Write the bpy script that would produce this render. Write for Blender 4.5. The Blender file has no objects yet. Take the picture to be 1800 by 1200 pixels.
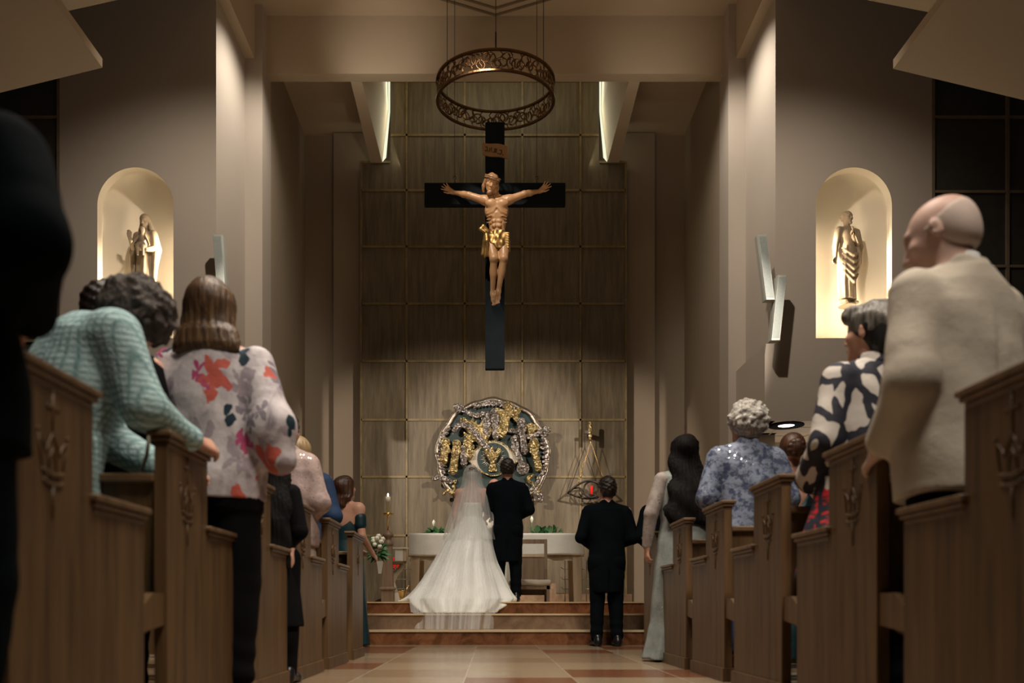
import bpy, math, random
import numpy as np
from mathutils import Vector, Matrix, Euler
PI = math.pi
random.seed(7)
SC = bpy.context.scene
COL = SC.collection

# ------------------------------------------------------------------ camera
F, VX, HY, EYE = 1450.0, 864.0, 1066.0, 0.41
cd = bpy.data.cameras.new('camera')
cam = bpy.data.objects.new('camera', cd); COL.objects.link(cam)
cam.location = (0, 0, EYE); cam.rotation_euler = (PI/2, 0, 0)
cd.sensor_width = 36; cd.lens = F/1800*36
cd.shift_x = (900-VX)/1800; cd.shift_y = (HY-600)/1800
cd.clip_start = 0.05; cd.clip_end = 100
cd.dof.use_dof = True; cd.dof.focus_distance = 10.6; cd.dof.aperture_fstop = 1.8
SC.camera = cam
SC.view_settings.view_transform = 'Standard'; SC.view_settings.look = 'None'
SC.view_settings.gamma = 1; SC.view_settings.use_curve_mapping = False
SC.view_settings.exposure = 0.0
def W(px, py, d):
    return Vector(((px-VX)*d/F, d, EYE+(HY-py)*d/F))

# ------------------------------------------------------------------ world and lights
w = bpy.data.worlds.new('world'); SC.world = w; w.use_nodes = True
bg = w.node_tree.nodes['Background']
bg.inputs[0].default_value = (0.75, 0.78, 0.85, 1); bg.inputs[1].default_value = 0.012

def look(o, target):
    o.rotation_euler = (Vector(target)-o.location).to_track_quat('-Z', 'Y').to_euler()
def spot(name, loc, target, power, angle, blend=0.5, color=(1, .8, .58), size=0.06):
    l = bpy.data.lights.new(name, 'SPOT'); l.energy = power; l.spot_size = math.radians(angle)
    l.spot_blend = blend; l.color = color; l.shadow_soft_size = size
    o = bpy.data.objects.new(name, l); COL.objects.link(o); o.location = loc; look(o, target); return o
def area(name, loc, target, power, sx, sy, color=(1, .8, .58), spread=180):
    l = bpy.data.lights.new(name, 'AREA'); l.energy = power; l.shape = 'RECTANGLE'; l.size = sx; l.size_y = sy
    l.color = color; l.spread = math.radians(spread)
    o = bpy.data.objects.new(name, l); COL.objects.link(o); o.location = loc; look(o, target); return o
WARM = (1, .74, .48); NEUT = (1, .88, .74); COOLW = (1, .93, .82)
#LIGHTS#
# ceiling downlights of the crossing, aimed at the couple and the altar
spot('crossing_spot', (0.3, 6.3, 9.6), (-.1, 9.9, 1.2), 1050, 22, .6, COOLW, .08)
spot('crossing_spot', (-.6, 7.6, 9.6), (.05, 12.0, 1.5), 2600, 17, .8, COOLW, .08)
# floods at the sides of the nave: they light the screen and throw the shadows of the loudspeakers on it
spot('flood', (-6.0, 6.0, 5.8), (.9, 15.5, 2.45), 4000, 29, .5, NEUT, .05)
spot('flood', (6.1, 6.0, 5.8), (-.78, 15.5, 2.45), 4000, 29, .5, NEUT, .05)
# wall washers near the head of the piers
spot('pier_spot', (-2.55, 11.62, 8.85), (-3.84, 12.25, 7.2), 330, 96, 1, COOLW, .03)
spot('pier_spot', (2.67, 11.62, 8.85), (3.96, 12.25, 7.2), 330, 96, 1, COOLW, .03)
spot('beam_spot', (-1.9, 11.8, 8.3), (-1.7, 13.1, 9.1), 45, 80, 1, NEUT, .03)
spot('beam_spot', (2.4, 11.8, 8.3), (2.5, 13.1, 9.0), 18, 80, 1, NEUT, .03)
# general light over the nave
area('nave_light', (0, 4.4, 7.6), (0, 5.2, 0), 185, 3.0, 2.0, NEUT, 95)
area('nave_rearlight', (1.5, .2, 7.2), (0.4, 3.6, 1.4), 55, 1.5, 1.5, NEUT, 60)
area('passage_fill', (5.4, 12.3, .9), (5.4, 12.3, 3), 25, .6, .4, NEUT)  # added fill without a fixture, brightens the passage soffit from below
area('passage_fill', (-5.3, 12.3, .9), (-5.3, 12.3, 3), 25, .6, .4, NEUT)  # same added fill in the left passage
area('nave_uplight', (0, 9.0, 5.5), (0, 9.6, 12), 60, 3, 2, WARM)
# spots on the niche walls and the crucifix
spot('wall_spot', (-1.3, 7.4, 8.3), (-4.2, 11.5, 4.9), 950, 56, 1, NEUT, .1)
spot('wall_spot', (1.4, 7.4, 8.3), (4.3, 11.5, 4.9), 950, 56, 1, NEUT, .1)
spot('crucifix_spot', (-.9, 8.2, 9.4), (.05, 12.0, 5.9), 1300, 17, .5, NEUT, .05)
# light slot above the screen
area('screen_toplight', (.06, 14.2, 10.4), (.06, 15.5, 9.0), 12, 2.6, .3, (1, .9, .6))

# ------------------------------------------------------------------ tagging helpers
def tag(o, label=None, cat=None, group=None, kind=None):
    if label: o['label'] = label
    if cat: o['category'] = cat
    if group: o['group'] = group
    if kind: o['kind'] = kind
    return o
def empty(name, loc=(0, 0, 0), rz=0):
    o = bpy.data.objects.new(name, None); COL.objects.link(o)
    o.location = loc; o.rotation_euler = (0, 0, rz); o.empty_display_size = .1
    return o
def kids(o): return [c for c in bpy.data.objects if c.parent == o]
def copy_tree(o, parent=None):
    ch = kids(o)
    c = o.copy(); COL.objects.link(c)
    if parent: c.parent = parent
    for k in ch: copy_tree(k, c)
    return c

# ------------------------------------------------------------------ polygon mesh builder
class MB:
    def __init__(s): s.v = []; s.f = []; s.m = []; s.sm = []
    def add(s, vs, fs, mi=0, smooth=False):
        n = len(s.v); s.v += [tuple(v) for v in vs]
        for f in fs: s.f.append([n+i for i in f]); s.m.append(mi); s.sm.append(smooth)
        return s
    def box(s, a, b, mi=0):
        x0, y0, z0 = [min(a[i], b[i]) for i in range(3)]; x1, y1, z1 = [max(a[i], b[i]) for i in range(3)]
        return s.add([(x0,y0,z0),(x1,y0,z0),(x1,y1,z0),(x0,y1,z0),(x0,y0,z1),(x1,y0,z1),(x1,y1,z1),(x0,y1,z1)],
                     [(0,3,2,1),(4,5,6,7),(0,1,5,4),(1,2,6,5),(2,3,7,6),(3,0,4,7)], mi)
    def bbox_(s, a, b, r, mi=0):            # bevelled box
        x0, y0, z0 = [min(a[i], b[i]) for i in range(3)]; x1, y1, z1 = [max(a[i], b[i]) for i in range(3)]
        pts = []
        for z, i in ((z0, r), (z0+r, 0), (z1-r, 0), (z1, r)):
            pts.append([(x0+i+r*(i==0), y0+i, z), (x1-i-r*(i==0), y0+i, z), (x1-i, y0+i+r*(i==0), z), (x1-i, y1-i-r*(i==0), z),
                        (x1-i-r*(i==0), y1-i, z), (x0+i+r*(i==0), y1-i, z), (x0+i, y1-i-r*(i==0), z), (x0+i, y0+i+r*(i==0), z)])
        return s.loft(pts, mi, True)
    def loft(s, rings, mi=0, cap=True, smooth=False, closed=True):
        n = len(rings[0]); vs = [p for r in rings for p in r]; fs = []
        for k in range(len(rings)-1):
            for i in range(n if closed else n-1):
                j = (i+1) % n
                fs.append((k*n+i, k*n+j, (k+1)*n+j, (k+1)*n+i))
        if cap:
            fs.append(tuple(range(n))[::-1]); fs.append(tuple((len(rings)-1)*n+i for i in range(n)))
        return s.add(vs, fs, mi, smooth)
    def tube(s, pts, r, mi=0, n=8, cap=True, smooth=True, closed=False):
        pts = [Vector(p) for p in pts]; m = len(pts); rr = r if isinstance(r, (list, tuple)) else [r]*m
        rings = []; up = None
        for i, p in enumerate(pts):
            if closed: t = (pts[(i+1) % m]-pts[i-1])
            else: t = (pts[min(i+1, m-1)]-pts[max(i-1, 0)])
            t.normalize()
            if up is None: up = t.orthogonal().normalized()
            up = (up - t*up.dot(t)); up = up.normalized() if up.length > 1e-6 else t.orthogonal().normalized()
            b = t.cross(up)
            rings.append([p+(up*math.cos(2*PI*k/n)+b*math.sin(2*PI*k/n))*rr[i] for k in range(n)])
        if closed: rings.append(rings[0]); cap = False
        return s.loft(rings, mi, cap, smooth)
    def lathe(s, prof, c=(0, 0, 0), n=24, mi=0, smooth=True, cap=True):
        rings = [[(c[0]+r*math.cos(2*PI*k/n), c[1]+r*math.sin(2*PI*k/n), c[2]+z) for k in range(n)] for r, z in prof]
        return s.loft(rings, mi, cap, smooth)
    def prism(s, poly, axis, a, b, mi=0):
        # poly = list of 2D points; axis = 0/1/2 the extrusion axis
        def mk(p, t):
            q = list(p); q.insert(axis, t); return tuple(q)
        return s.loft([[mk(p, a) for p in poly], [mk(p, b) for p in poly]], mi, True)
    def ball(s, c, r, mi=0, n=10):
        if not isinstance(r, (tuple, list)): r = (r, r, r)
        rings = []
        for i in range(n+1):
            t = PI*max(min(i/n, .995), .005)
            rings.append([(c[0]+r[0]*math.sin(t)*math.cos(2*PI*k/(2*n)), c[1]+r[1]*math.sin(t)*math.sin(2*PI*k/(2*n)), c[2]-r[2]*math.cos(t)) for k in range(2*n)])
        return s.loft(rings, mi, True, True)
    def build(s, name, mats, parent=None, fix=True):
        me = bpy.data.meshes.new(name); me.from_pydata(s.v, [], s.f)
        if not isinstance(mats, (list, tuple)): mats = [mats]
        for m in mats: me.materials.append(m)
        me.polygons.foreach_set('material_index', s.m); me.polygons.foreach_set('use_smooth', s.sm)
        if fix:
            import bmesh
            bm = bmesh.new(); bm.from_mesh(me); bmesh.ops.recalc_face_normals(bm, faces=bm.faces); bm.to_mesh(me); bm.free()
        me.update()
        o = bpy.data.objects.new(name, me); COL.objects.link(o)
        if parent: o.parent = parent
        return o

# ------------------------------------------------------------------ materials
class N:
    def __init__(s, name):
        s.m = bpy.data.materials.new(name); s.m.use_nodes = True; s.t = s.m.node_tree
        s.b = s.t.nodes['Principled BSDF']; s.tc = None
    def n(s, ty, **kw):
        x = s.t.nodes.new(ty)
        for k, v in kw.items(): setattr(x, k, v)
        return x
    def l(s, a, b): s.t.links.new(a, b)
    def coord(s, which='Object', scale=(1, 1, 1), rot=(0, 0, 0), loc=(0, 0, 0)):
        if s.tc is None: s.tc = s.n('ShaderNodeTexCoord')
        mp = s.n('ShaderNodeMapping'); mp.inputs['Scale'].default_value = scale; mp.inputs['Rotation'].default_value = rot
        mp.inputs['Location'].default_value = loc
        s.l(s.tc.outputs[which], mp.inputs[0]); return mp.outputs[0]
    def noise(s, vec, scale, detail=3, rough=.5, dist=0):
        x = s.n('ShaderNodeTexNoise'); s.l(vec, x.inputs['Vector']); x.inputs['Scale'].default_value = scale
        x.inputs['Detail'].default_value = detail; x.inputs['Roughness'].default_value = rough; x.inputs['Distortion'].default_value = dist
        return x.outputs['Fac']
    def ramp(s, fac, stops, interp='LINEAR'):
        x = s.n('ShaderNodeValToRGB'); s.l(fac, x.inputs[0]); x.color_ramp.interpolation = interp
        e = x.color_ramp.elements
        while len(e) < len(stops): e.new(.5)
        for i, (p, c) in enumerate(stops):
            e[i].position = p; e[i].color = tuple(c)+(1,) if len(c) == 3 else c
        return x.outputs[0]
    def mix(s, fac, a, b, mode='MIX'):
        x = s.n('ShaderNodeMix', data_type='RGBA', blend_type=mode)
        for inp, v in ((x.inputs[0], fac), (x.inputs[6], a), (x.inputs[7], b)):
            if hasattr(v, 'is_output'): s.l(v, inp)
            elif isinstance(v, (int, float)): inp.default_value = v
            else: inp.default_value = tuple(v)+(1,)
        return x.outputs[2]
    def math(s, op, a, b=0, c=None):
        x = s.n('ShaderNodeMath', operation=op)
        for i, v in enumerate((a, b) if c is None else (a, b, c)):
            if hasattr(v, 'is_output'): s.l(v, x.inputs[i])
            else: x.inputs[i].default_value = v
        return x.outputs[0]
    def col(s, c):
        if hasattr(c, 'is_output'): s.l(c, s.b.inputs['Base Color'])
        else: s.b.inputs['Base Color'].default_value = tuple(c)+(1,)
        return s
    def set(s, **kw):
        for k, v in kw.items():
            k = k.replace('_', ' ')
            if hasattr(v, 'is_output'): s.l(v, s.b.inputs[k])
            else: s.b.inputs[k].default_value = v
        return s
    def bump(s, h, strength=.3, dist=.01):
        x = s.n('ShaderNodeBump'); x.inputs['Strength'].default_value = strength; x.inputs['Distance'].default_value = dist
        s.l(h, x.inputs['Height']); s.l(x.outputs[0], s.b.inputs['Normal']); return s

def plain(name, c, rough=.6, metal=0, var=.15, vs=6, bump=.1, **kw):
    k = N(name); v = k.coord(); f = k.noise(v, vs, 4)
    k.col(k.ramp(f, [(.3, [x*(1-var) for x in c]), (.7, [min(1, x*(1+var)) for x in c])]))
    k.set(Roughness=rough, Metallic=metal, **kw)
    if bump: k.bump(k.noise(v, vs*12, 3), bump, .004)
    return k.m
def wood(name, c1, c2, rough=.45, stretch=(14, 14, .9), streak=1.0, spec=.4):
    k = N(name); v = k.coord(scale=stretch); f = k.noise(v, 1.6, 6, .6, .4)
    v2 = k.coord(scale=(stretch[0]*7, stretch[1]*7, stretch[2]*3)); g = k.noise(v2, 2, 3)
    f2 = k.math('ADD', k.math('MULTIPLY', f, .75), k.math('MULTIPLY', g, .25))
    k.col(k.ramp(f2, [(.33, c1), (.62, c2)])); k.set(Roughness=rough, Specular_IOR_Level=spec)
    k.bump(f2, .25, .004); return k.m
def fabric(name, c, rough=.85, weave=350, var=.12, bump=.2, sheen=0.0, spec=.2):
    k = N(name); v = k.coord(); f = k.noise(v, 5, 4); g = k.noise(v, weave, 1)
    k.col(k.ramp(f, [(.3, [x*(1-var) for x in c]), (.7, [min(1, x*(1+var)) for x in c])]))
    k.set(Roughness=rough, Specular_IOR_Level=spec, Sheen_Weight=sheen)
    h = k.math('ADD', k.math('MULTIPLY', g, .2), k.noise(v, 9, 3)); k.bump(h, bump, .02); return k.m
def metal(name, c, rough=.3, bump=.1, bs=40):
    k = N(name); v = k.coord(); k.col(k.ramp(k.noise(v, 8, 3), [(.3, [x*.8 for x in c]), (.7, c)]))
    k.set(Roughness=rough, Metallic=1.0)
    if bump: k.bump(k.noise(v, bs, 3), bump, .01)
    return k.m
def emit(name, c, strength):
    k = N(name); k.col((0, 0, 0)); k.set(Emission_Strength=strength); k.b.inputs['Emission Color'].default_value = tuple(c)+(1,); return k.m

M = {}
def wallpaint(name, c):
    k = N(name); v = k.coord(); f = k.noise(v, .8, 3)
    k.col(k.ramp(f, [(.3, [x*.95 for x in c]), (.7, c)])); k.set(Roughness=.75, Specular_IOR_Level=.25)
    k.bump(k.noise(v, 120, 2), .12, .003); return k.m
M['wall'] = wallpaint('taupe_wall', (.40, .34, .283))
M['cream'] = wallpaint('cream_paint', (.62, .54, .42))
M['chancel'] = wallpaint('chancel_paint_shaded', (.30, .235, .17))  # same paint darkened, the chancel's shade is put into the colour
M['ceil'] = wallpaint('ceiling_paint', (.45, .36, .26))
M['oak'] = wood('pew_oak', (.052, .029, .012), (.148, .083, .035), .45)
M['oak_edge'] = wood('pew_oak_cap', (.09, .05, .025), (.17, .105, .055), .38, (2, 14, 14))
M['screen'] = wood('screen_panel', (.072, .053, .030), (.150, .113, .068), .5, (9, 9, .8))
M['batten'] = wood('screen_batten', (.13, .092, .042), (.23, .168, .08), .38, (3, 3, 3))
M['dark_panel'] = plain('dark_panel', (.035, .032, .026), .5)
M['black_wood'] = plain('black_wood', (.004, .006, .008), .85, 0, .2, 6, .1, Specular_IOR_Level=.1)
M['bronze'] = metal('bronze', (.20, .115, .06), .38, .3)
M['iron'] = metal('iron', (.06, .05, .045), .45, .2)
M['brass'] = metal('brass', (.78, .52, .2), .22, .1)
M['gold'] = metal('gold_leaf', (.95, .72, .28), .2, .5, 60)
M['silver'] = metal('silver_foil', (.80, .74, .70), .22, .6, 70)
M['chrome'] = metal('chrome', (.7, .7, .72), .15, 0)
M['white_cloth'] = fabric('altar_linen', (.80, .76, .68), .85, 200, .04, .25)
M['pale_wood'] = wood('pale_wood', (.42, .31, .20), (.55, .42, .29), .5)
M['mid_wood'] = wood('brown_wood', (.16, .10, .065), (.24, .16, .10), .5)
M['grey_plastic'] = plain('speaker_shell', (.42, .43, .39), .5, 0, .05, 6, 0)
M['candle'] = plain('candle_wax', (.85, .8, .68), .5, 0, .03, 6, 0, Subsurface_Weight=.3)
M['flame'] = emit('flame', (1, .75, .45), 25)
M['red_glass'] = plain('red_glass', (.6, .01, .012), .1, 0, .05, 6, 0, Emission_Strength=.35)
M['red_glass'].node_tree.nodes['Principled BSDF'].inputs['Emission Color'].default_value = (.9, .02, .02, 1)
M['leaf'] = plain('leaf', (.05, .15, .05), .4, 0, .3, 9)
M['petal'] = plain('petal', (.82, .80, .68), .6, 0, .05)
# ================================================================== the room
CX = .06
def struct(name, mb, mats, parent=None):
    o = mb.build(name, mats, parent)
    if parent is None: o['kind'] = 'structure'
    return o

def tile_material(name, a, b, c, size, grout, rough=.16, ox=0, oy=0):
    k = N(name); v = k.coord('Object', (1/size, 1/size, 1), (0, 0, 0), (ox, oy, 0))
    wn = k.n('ShaderNodeTexWhiteNoise', noise_dimensions='2D')
    fl = k.n('ShaderNodeVectorMath', operation='FLOOR'); k.l(v, fl.inputs[0]); k.l(fl.outputs[0], wn.inputs['Vector'])
    ch = k.n('ShaderNodeTexChecker'); k.l(v, ch.inputs['Vector']); ch.inputs['Scale'].default_value = 1
    base = k.ramp(wn.outputs['Value'], [(0, a), (.45, b), (.6, c), (1, a)], 'CONSTANT')
    vv = k.coord('Object'); marb = k.noise(vv, 3.2, 8, .62, 1.2)
    col = k.mix(k.math('MULTIPLY', marb, .9), base, [x*1.5 for x in a], 'OVERLAY')
    fr = k.n('ShaderNodeVectorMath', operation='FRACTION'); k.l(v, fr.inputs[0])
    sx = k.n('ShaderNodeSeparateXYZ'); k.l(fr.outputs[0], sx.inputs[0])
    w_ = .009
    gx = k.math('MAXIMUM', k.math('LESS_THAN', sx.outputs[0], w_), k.math('LESS_THAN', sx.outputs[1], w_))
    k.col(k.mix(gx, col, grout)); k.set(Roughness=k.math('ADD', k.math('MULTIPLY', marb, .12), rough-.06), Specular_IOR_Level=.5)
    k.bump(k.math('SUBTRACT', k.noise(vv, 2.2, 2), k.math('MULTIPLY', gx, .5)), .06, .01)
    return k.m
M['floor'] = tile_material('marble_floor', (.27, .22, .16), (.15, .066, .038), (.22, .165, .115), .62, (.36, .31, .23), .22, .25, .3)
M['platform'] = tile_material('platform_marble', (.52, .43, .31), (.48, .38, .26), (.55, .46, .33), .62, (.6, .5, .38), .25)
def marble(name, a, b, c):
    k = N(name); v = k.coord(); f = k.noise(v, 4.5, 9, .65, 1.5)
    br = k.noise(k.coord('Object', (1.6, 1, .1)), 1.3, 0)
    col = k.ramp(f, [(.3, c), (.48, a), (.68, b)]); col = k.mix(.35, col, k.ramp(br, [(.4, (.3, .3, .3)), (.6, (.75, .7, .65))]), 'SOFT_LIGHT')
    k.col(col); k.set(Roughness=.3); return k.m
M['red_marble'] = marble('red_marble', (.17, .065, .026), (.26, .115, .055), (.06, .024, .01))
M['tan_marble'] = marble('tan_marble', (.20, .13, .085), (.27, .185, .12), (.14, .09, .055))

struct('floor', MB().box((-14, -3, -.1), (14, 16.5, 0)), M['floor'])
Y1, Y2, Y3 = 8.87, 9.2, 9.53
m = MB().box((-4.6, Y1, .001), (4.7, 16, .155), 0).box((-4.6, Y2, .155), (4.7, 16, .33), 1).box((-4.6, Y3, .33), (4.7, 16, .465), 0)
m.box((-4.6, Y1-.012, .138), (4.7, Y2, .157), 2).box((-4.6, Y2-.012, .314), (4.7, Y3, .332), 2)
m.box((-4.6, Y3-.012, .452), (4.7, 16, .467), 3)
struct('trim_1', m, [M['red_marble'], M['tan_marble'], M['platform'], M['platform']])
PZ = .467
# low stone ledges on the platform along the screen
struct('trim_2', MB().box((-1.95, 14.6, PZ), (-1.1, 15.3, PZ+.2)).box((.45, 14.7, PZ), (1.15, 15.2, PZ+.36)).box((1.15, 14.7, PZ), (2.5, 15.3, PZ+.17)), M['tan_marble'])

NW = 11.5                                              # plane of the niche walls
XI = 3.9                                               # return faces at CX +- XI
def side(sg):
    nm = 'left' if sg < 0 else 'right'
    X = lambda x: CX+sg*x
    # niche wall with an arched opening
    cxn = (238-VX)*NW/F if sg < 0 else (1501-VX)*NW/F
    hw, zb, zs = .53, EYE+(HY-594)*NW/F, EYE+(HY-361)*NW/F
    xo = CX+sg*6.08; xi = X(XI)
    x0, x1 = min(xo, xi), max(xo, xi)
    n = 28; arc = [(cxn+hw*math.cos(PI-PI*i/n), zs+hw*math.sin(PI*i/n)) for i in range(n+1)]
    open_ = [(cxn-hw, zb)]+arc+[(cxn+hw, zb)]
    m = MB(); ZT = 11.5; ZB = 3.0
    def quad(pts): m.add([(a, NW, b) for a, b in pts], [(0, 1, 2, 3)])
    quad([(x0, ZB), (cxn-hw, ZB), (cxn-hw, ZT), (x0, ZT)]); quad([(cxn+hw, ZB), (x1, ZB), (x1, ZT), (cxn+hw, ZT)])
    quad([(cxn-hw, ZB), (cxn+hw, ZB), (cxn+hw, zb), (cxn-hw, zb)])
    for a, b in zip(arc, arc[1:]): quad([a, b, (b[0], ZT), (a[0], ZT)])
    # back skin so that the wall has thickness, and its ends
    m.box((x0, NW+.75, ZB), (x1, NW+.8, ZT)); m.box((x0, NW, ZB-.001), (x1, NW+.8, ZB))
    m.box((min(xi, xi-sg*.001), NW, 0 if False else ZB), (max(xi, xi-sg*.001), NW+.8, ZT))
    wall = m.build('wall_'+nm, M['wall'], None, fix=False); wall['kind'] = 'structure'
    # niche: straight reveal then a curved back
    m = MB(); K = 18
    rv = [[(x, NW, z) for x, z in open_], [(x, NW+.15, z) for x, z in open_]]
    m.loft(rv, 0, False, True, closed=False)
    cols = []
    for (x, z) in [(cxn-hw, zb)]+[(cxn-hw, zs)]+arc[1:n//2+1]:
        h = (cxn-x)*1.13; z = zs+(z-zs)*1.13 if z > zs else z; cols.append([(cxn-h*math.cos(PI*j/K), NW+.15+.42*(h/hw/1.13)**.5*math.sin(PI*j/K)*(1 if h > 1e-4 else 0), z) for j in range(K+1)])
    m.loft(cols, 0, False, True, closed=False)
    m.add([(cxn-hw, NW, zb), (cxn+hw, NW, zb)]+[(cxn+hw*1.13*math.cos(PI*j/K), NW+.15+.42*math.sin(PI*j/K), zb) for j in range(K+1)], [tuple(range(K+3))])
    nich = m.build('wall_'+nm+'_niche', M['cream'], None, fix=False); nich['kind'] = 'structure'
    nich.name = 'wall_niche_'+nm
    # hidden lamp strip on the jamb that faces away from the nave axis
    jx = cxn-sg*(hw+.045)
    area('niche_lamp', (jx, NW+.18, (zb+zs)/2-.1), (jx+sg*1.0, NW+.26, (zb+zs)/2-.35), 20, .05, 1.5, (1, .88, .68), 75)
    area('niche_fill', (jx, NW+.19, (zb+zs)/2), (jx+sg*.8, NW+.5, (zb+zs)/2), 10, .04, 1.6, (1, .86, .64), 150)
    area('niche_sill_fill', (cxn, NW+.05, zb+.03), (cxn, NW+.22, zb+1.2), 11, .95, .05, (1, .86, .62), 150)  # added fill on the sill, brightens the arch reveal and lower back
    # grid wall beyond the niche wall
    m = MB(); gx0, gx1 = sorted((CX+sg*6.08, CX+sg*12)); m.box((gx0, NW+.03, 0), (gx1, NW+.1, 11))
    for i in range(6):
        xx = CX+sg*(6.1+1.04*i); m.box((xx-.02, NW-.005, 0), (xx+.02, NW+.03, 11), 1)
    z0 = EYE+(HY-205)*NW/F
    for i in range(-7, 4):
        m.box((gx0, NW, z0+1.04*i-.018), (gx1, NW+.03, z0+1.04*i+.018), 1)
    struct('wall_grid_'+nm, m, [M['dark_panel'], M['batten2']])
    # return face, pier, beam end
    m = MB()
    m.box((X(XI), NW+.002, 0 if False else 3.0), (X(XI+.3), 13.1, 12))                      # return wall
    m.box((X(3.63), 12.85, 0), (X(XI+.3), 13.35, 12))                                       # pier
    struct('trim_pier_'+nm, m, M['wall'])
    m = MB().box((X(3.75), 4.5, 8.95), (X(3.90), 12.86, 11.6))                               # side fascia beam
    struct('trim_fascia_'+nm, m, M['ceil'])
    # lower block with a sloped shoulder; passage header, soffit and back wall
    m = MB()
    zA = EYE+(HY-604)*NW/F
    m.box((X(3.75), NW+.0005, 3.0), (X(XI+.0), 12.86, zA)); m.box((X(3.75), 12.4, 0), (X(XI+.3), 12.86, 3.0))
    struct('trim_shoulder_'+nm, m, M['wall'])
    m = MB().box((X(XI-.15), NW+.01, 3.0), (X(12), 13.2, 3.06))
    for i in range(9):
        m.box((X(4.1+i*.6), NW, 2.994), (X(4.115+i*.6), 13.0, 3.0))
    for y in (11.9, 12.5): m.box((X(XI-.15), y, 2.994), (X(12), y+.015, 3.0))
    struct('ceiling_passage_'+nm, m, M['ceil'])
    struct('wall_passage_'+nm, MB().box((X(XI-.1), 13.0, 0), (X(12), 13.1, 2.999)), M['wall'])
    # chancel side wall
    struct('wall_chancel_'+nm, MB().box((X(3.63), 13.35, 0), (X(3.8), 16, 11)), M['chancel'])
M['batten2'] = plain('grid_batten', (.17, .125, .08), .5)
side(-1); side(1)
struct('ceiling_crossing', MB().box((CX-3.75, 4.5, 9.79), (CX+3.75, 13.2, 9.95)), M['ceil'])
struct('trim_beam', MB().box((CX-3.64, 13.1, 8.87), (CX+3.64, 13.3, 12)), M['ceil'])
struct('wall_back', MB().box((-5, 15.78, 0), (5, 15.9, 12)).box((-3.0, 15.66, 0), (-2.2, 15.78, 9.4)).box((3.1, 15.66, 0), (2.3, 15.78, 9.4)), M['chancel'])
# chancel ceiling with the raised slot between two downstand beams
m = MB()
for sg in (-1, 1):
    m.box((CX+sg*3.7, 13.3, 9.42), (CX+sg*2.3, 15.8, 9.55))
m.box((CX-2.3, 13.3, 10.9), (CX+2.3, 15.8, 11))
struct('ceiling_chancel', m, M['ceil'])
m = MB()
for sg in (-1, 1):
    m.loft([[(CX+sg*2.15, 13.3, 8.87), (CX+sg*2.33, 13.3, 8.87), (CX+sg*2.33, 13.3, 10.9), (CX+sg*2.04, 13.3, 10.9), (CX+sg*2.04, 13.3, 9.8)],
            [(CX+sg*2.10, 15.38, 8.69), (CX+sg*2.32, 15.38, 8.69), (CX+sg*2.32, 15.38, 10.9), (CX+sg*1.99, 15.38, 10.9), (CX+sg*1.99, 15.38, 9.66)]])
struct('trim_slot_beams', m, M['ceil'])
# wooden screen: square panels between raised battens
SY = 15.5
px = [635, 715, 817, 918, 1020, 1100]; py = [143, 238, 335, 434, 534, 635, 738, 838, 941]
m = MB(); zt = W(0, 285, SY).z
xs = [W(p, 0, SY).x for p in px]; zs_ = [W(0, p, SY).z for p in py]
m.box((xs[0], SY, PZ), (xs[-1], SY+.12, zt))
m.box((CX-1.96, SY, zt), (CX+1.96, SY+.12, 10.88))
for i, x in enumerate(xs):
    top = zt if i in (0, 5) else 10.88
    m.box((x-.018, SY-.022, PZ), (x+.018, SY, top), 1)
for z in zs_:
    xa, xb = (xs[0], xs[-1]) if z < zt else (CX-1.95, CX+1.95)
    m.box((xa, SY-.022, z-.02), (xb, SY, z+.02), 1)
m.box((xs[0], SY-.03, zt-.03), (CX-1.97, SY+.12, zt+.01), 1); m.box((xs[-1], SY-.03, zt-.03), (CX+1.97, SY+.12, zt+.01), 1)
struct('wall_screen', m, [M['screen'], M['batten']])
# glowing light slots between screen and downstand beams
m = MB()
for sg in (-1, 1):
    p = [(CX+sg*2.098, 8.72), (CX+sg*2.03, 8.80), (CX+sg*1.955, 9.66), (CX+sg*1.955, 10.88), (CX+sg*1.99, 10.88), (CX+sg*1.99, 9.66)]
    m.prism(p, 1, 15.40, 15.42)
sl = m.build('trim_light_slot', emit('slot_glow', (.85, .86, .62), 1.1)); sl['kind'] = 'structure'
for sg in (-1, 1):
    area('slot_light', (CX+sg*1.85, 15.34, 9.6), (CX+sg*2.2, 14.95, 9.5), 6, .1, 1.8, (.95, .95, .72))

# octagonal moulding on the crossing ceiling
m = MB()
for r in (1.35, 1.22):
    ring = []
    pts = [(CX+r*math.sin(2*PI*i/8), 11.66+r*math.cos(2*PI*i/8)) for i in range(8)]
    pts = [(x, y+(.06 if r > 1.3 else .04)) for x, y in pts]
    m.tube([(x, y, 9.78) for x, y in pts], .022, 0, 6, smooth=False, closed=True)
struct('trim_octagon', m, M['batten2'])

# sloping acoustic ceiling slabs of the nave
def slab(nm, sg, cpx, cpy, d, ppx, ppy, far=4.5, depth=5.0, th=.10):
    a = W(cpx, cpy, d); b = W(ppx, ppy, d); u = (b-a).normalized()
    e = a+u*far; up = Vector((0, 0, th))
    y0 = Vector((0, -depth, 0))
    m = MB().loft([[a, e, e+up, a+up], [a+y0, e+y0, e+up+y0, a+up+y0]])
    struct(nm, m, M['ceil'])
slab('ceiling_slab_left', -1, 180, 119, 9.0, 0, 163)
slab('ceiling_slab_right', 1, 1570, 121, 9.0, 1800, 176)
slab('ceiling_nave_left', -1, 225, -4, 10.6, 125, 18, 5.5, 2)
slab('ceiling_nave_right', 1, 1508, -3, 10.6, 1635, 22, 5.5, 2)
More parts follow.
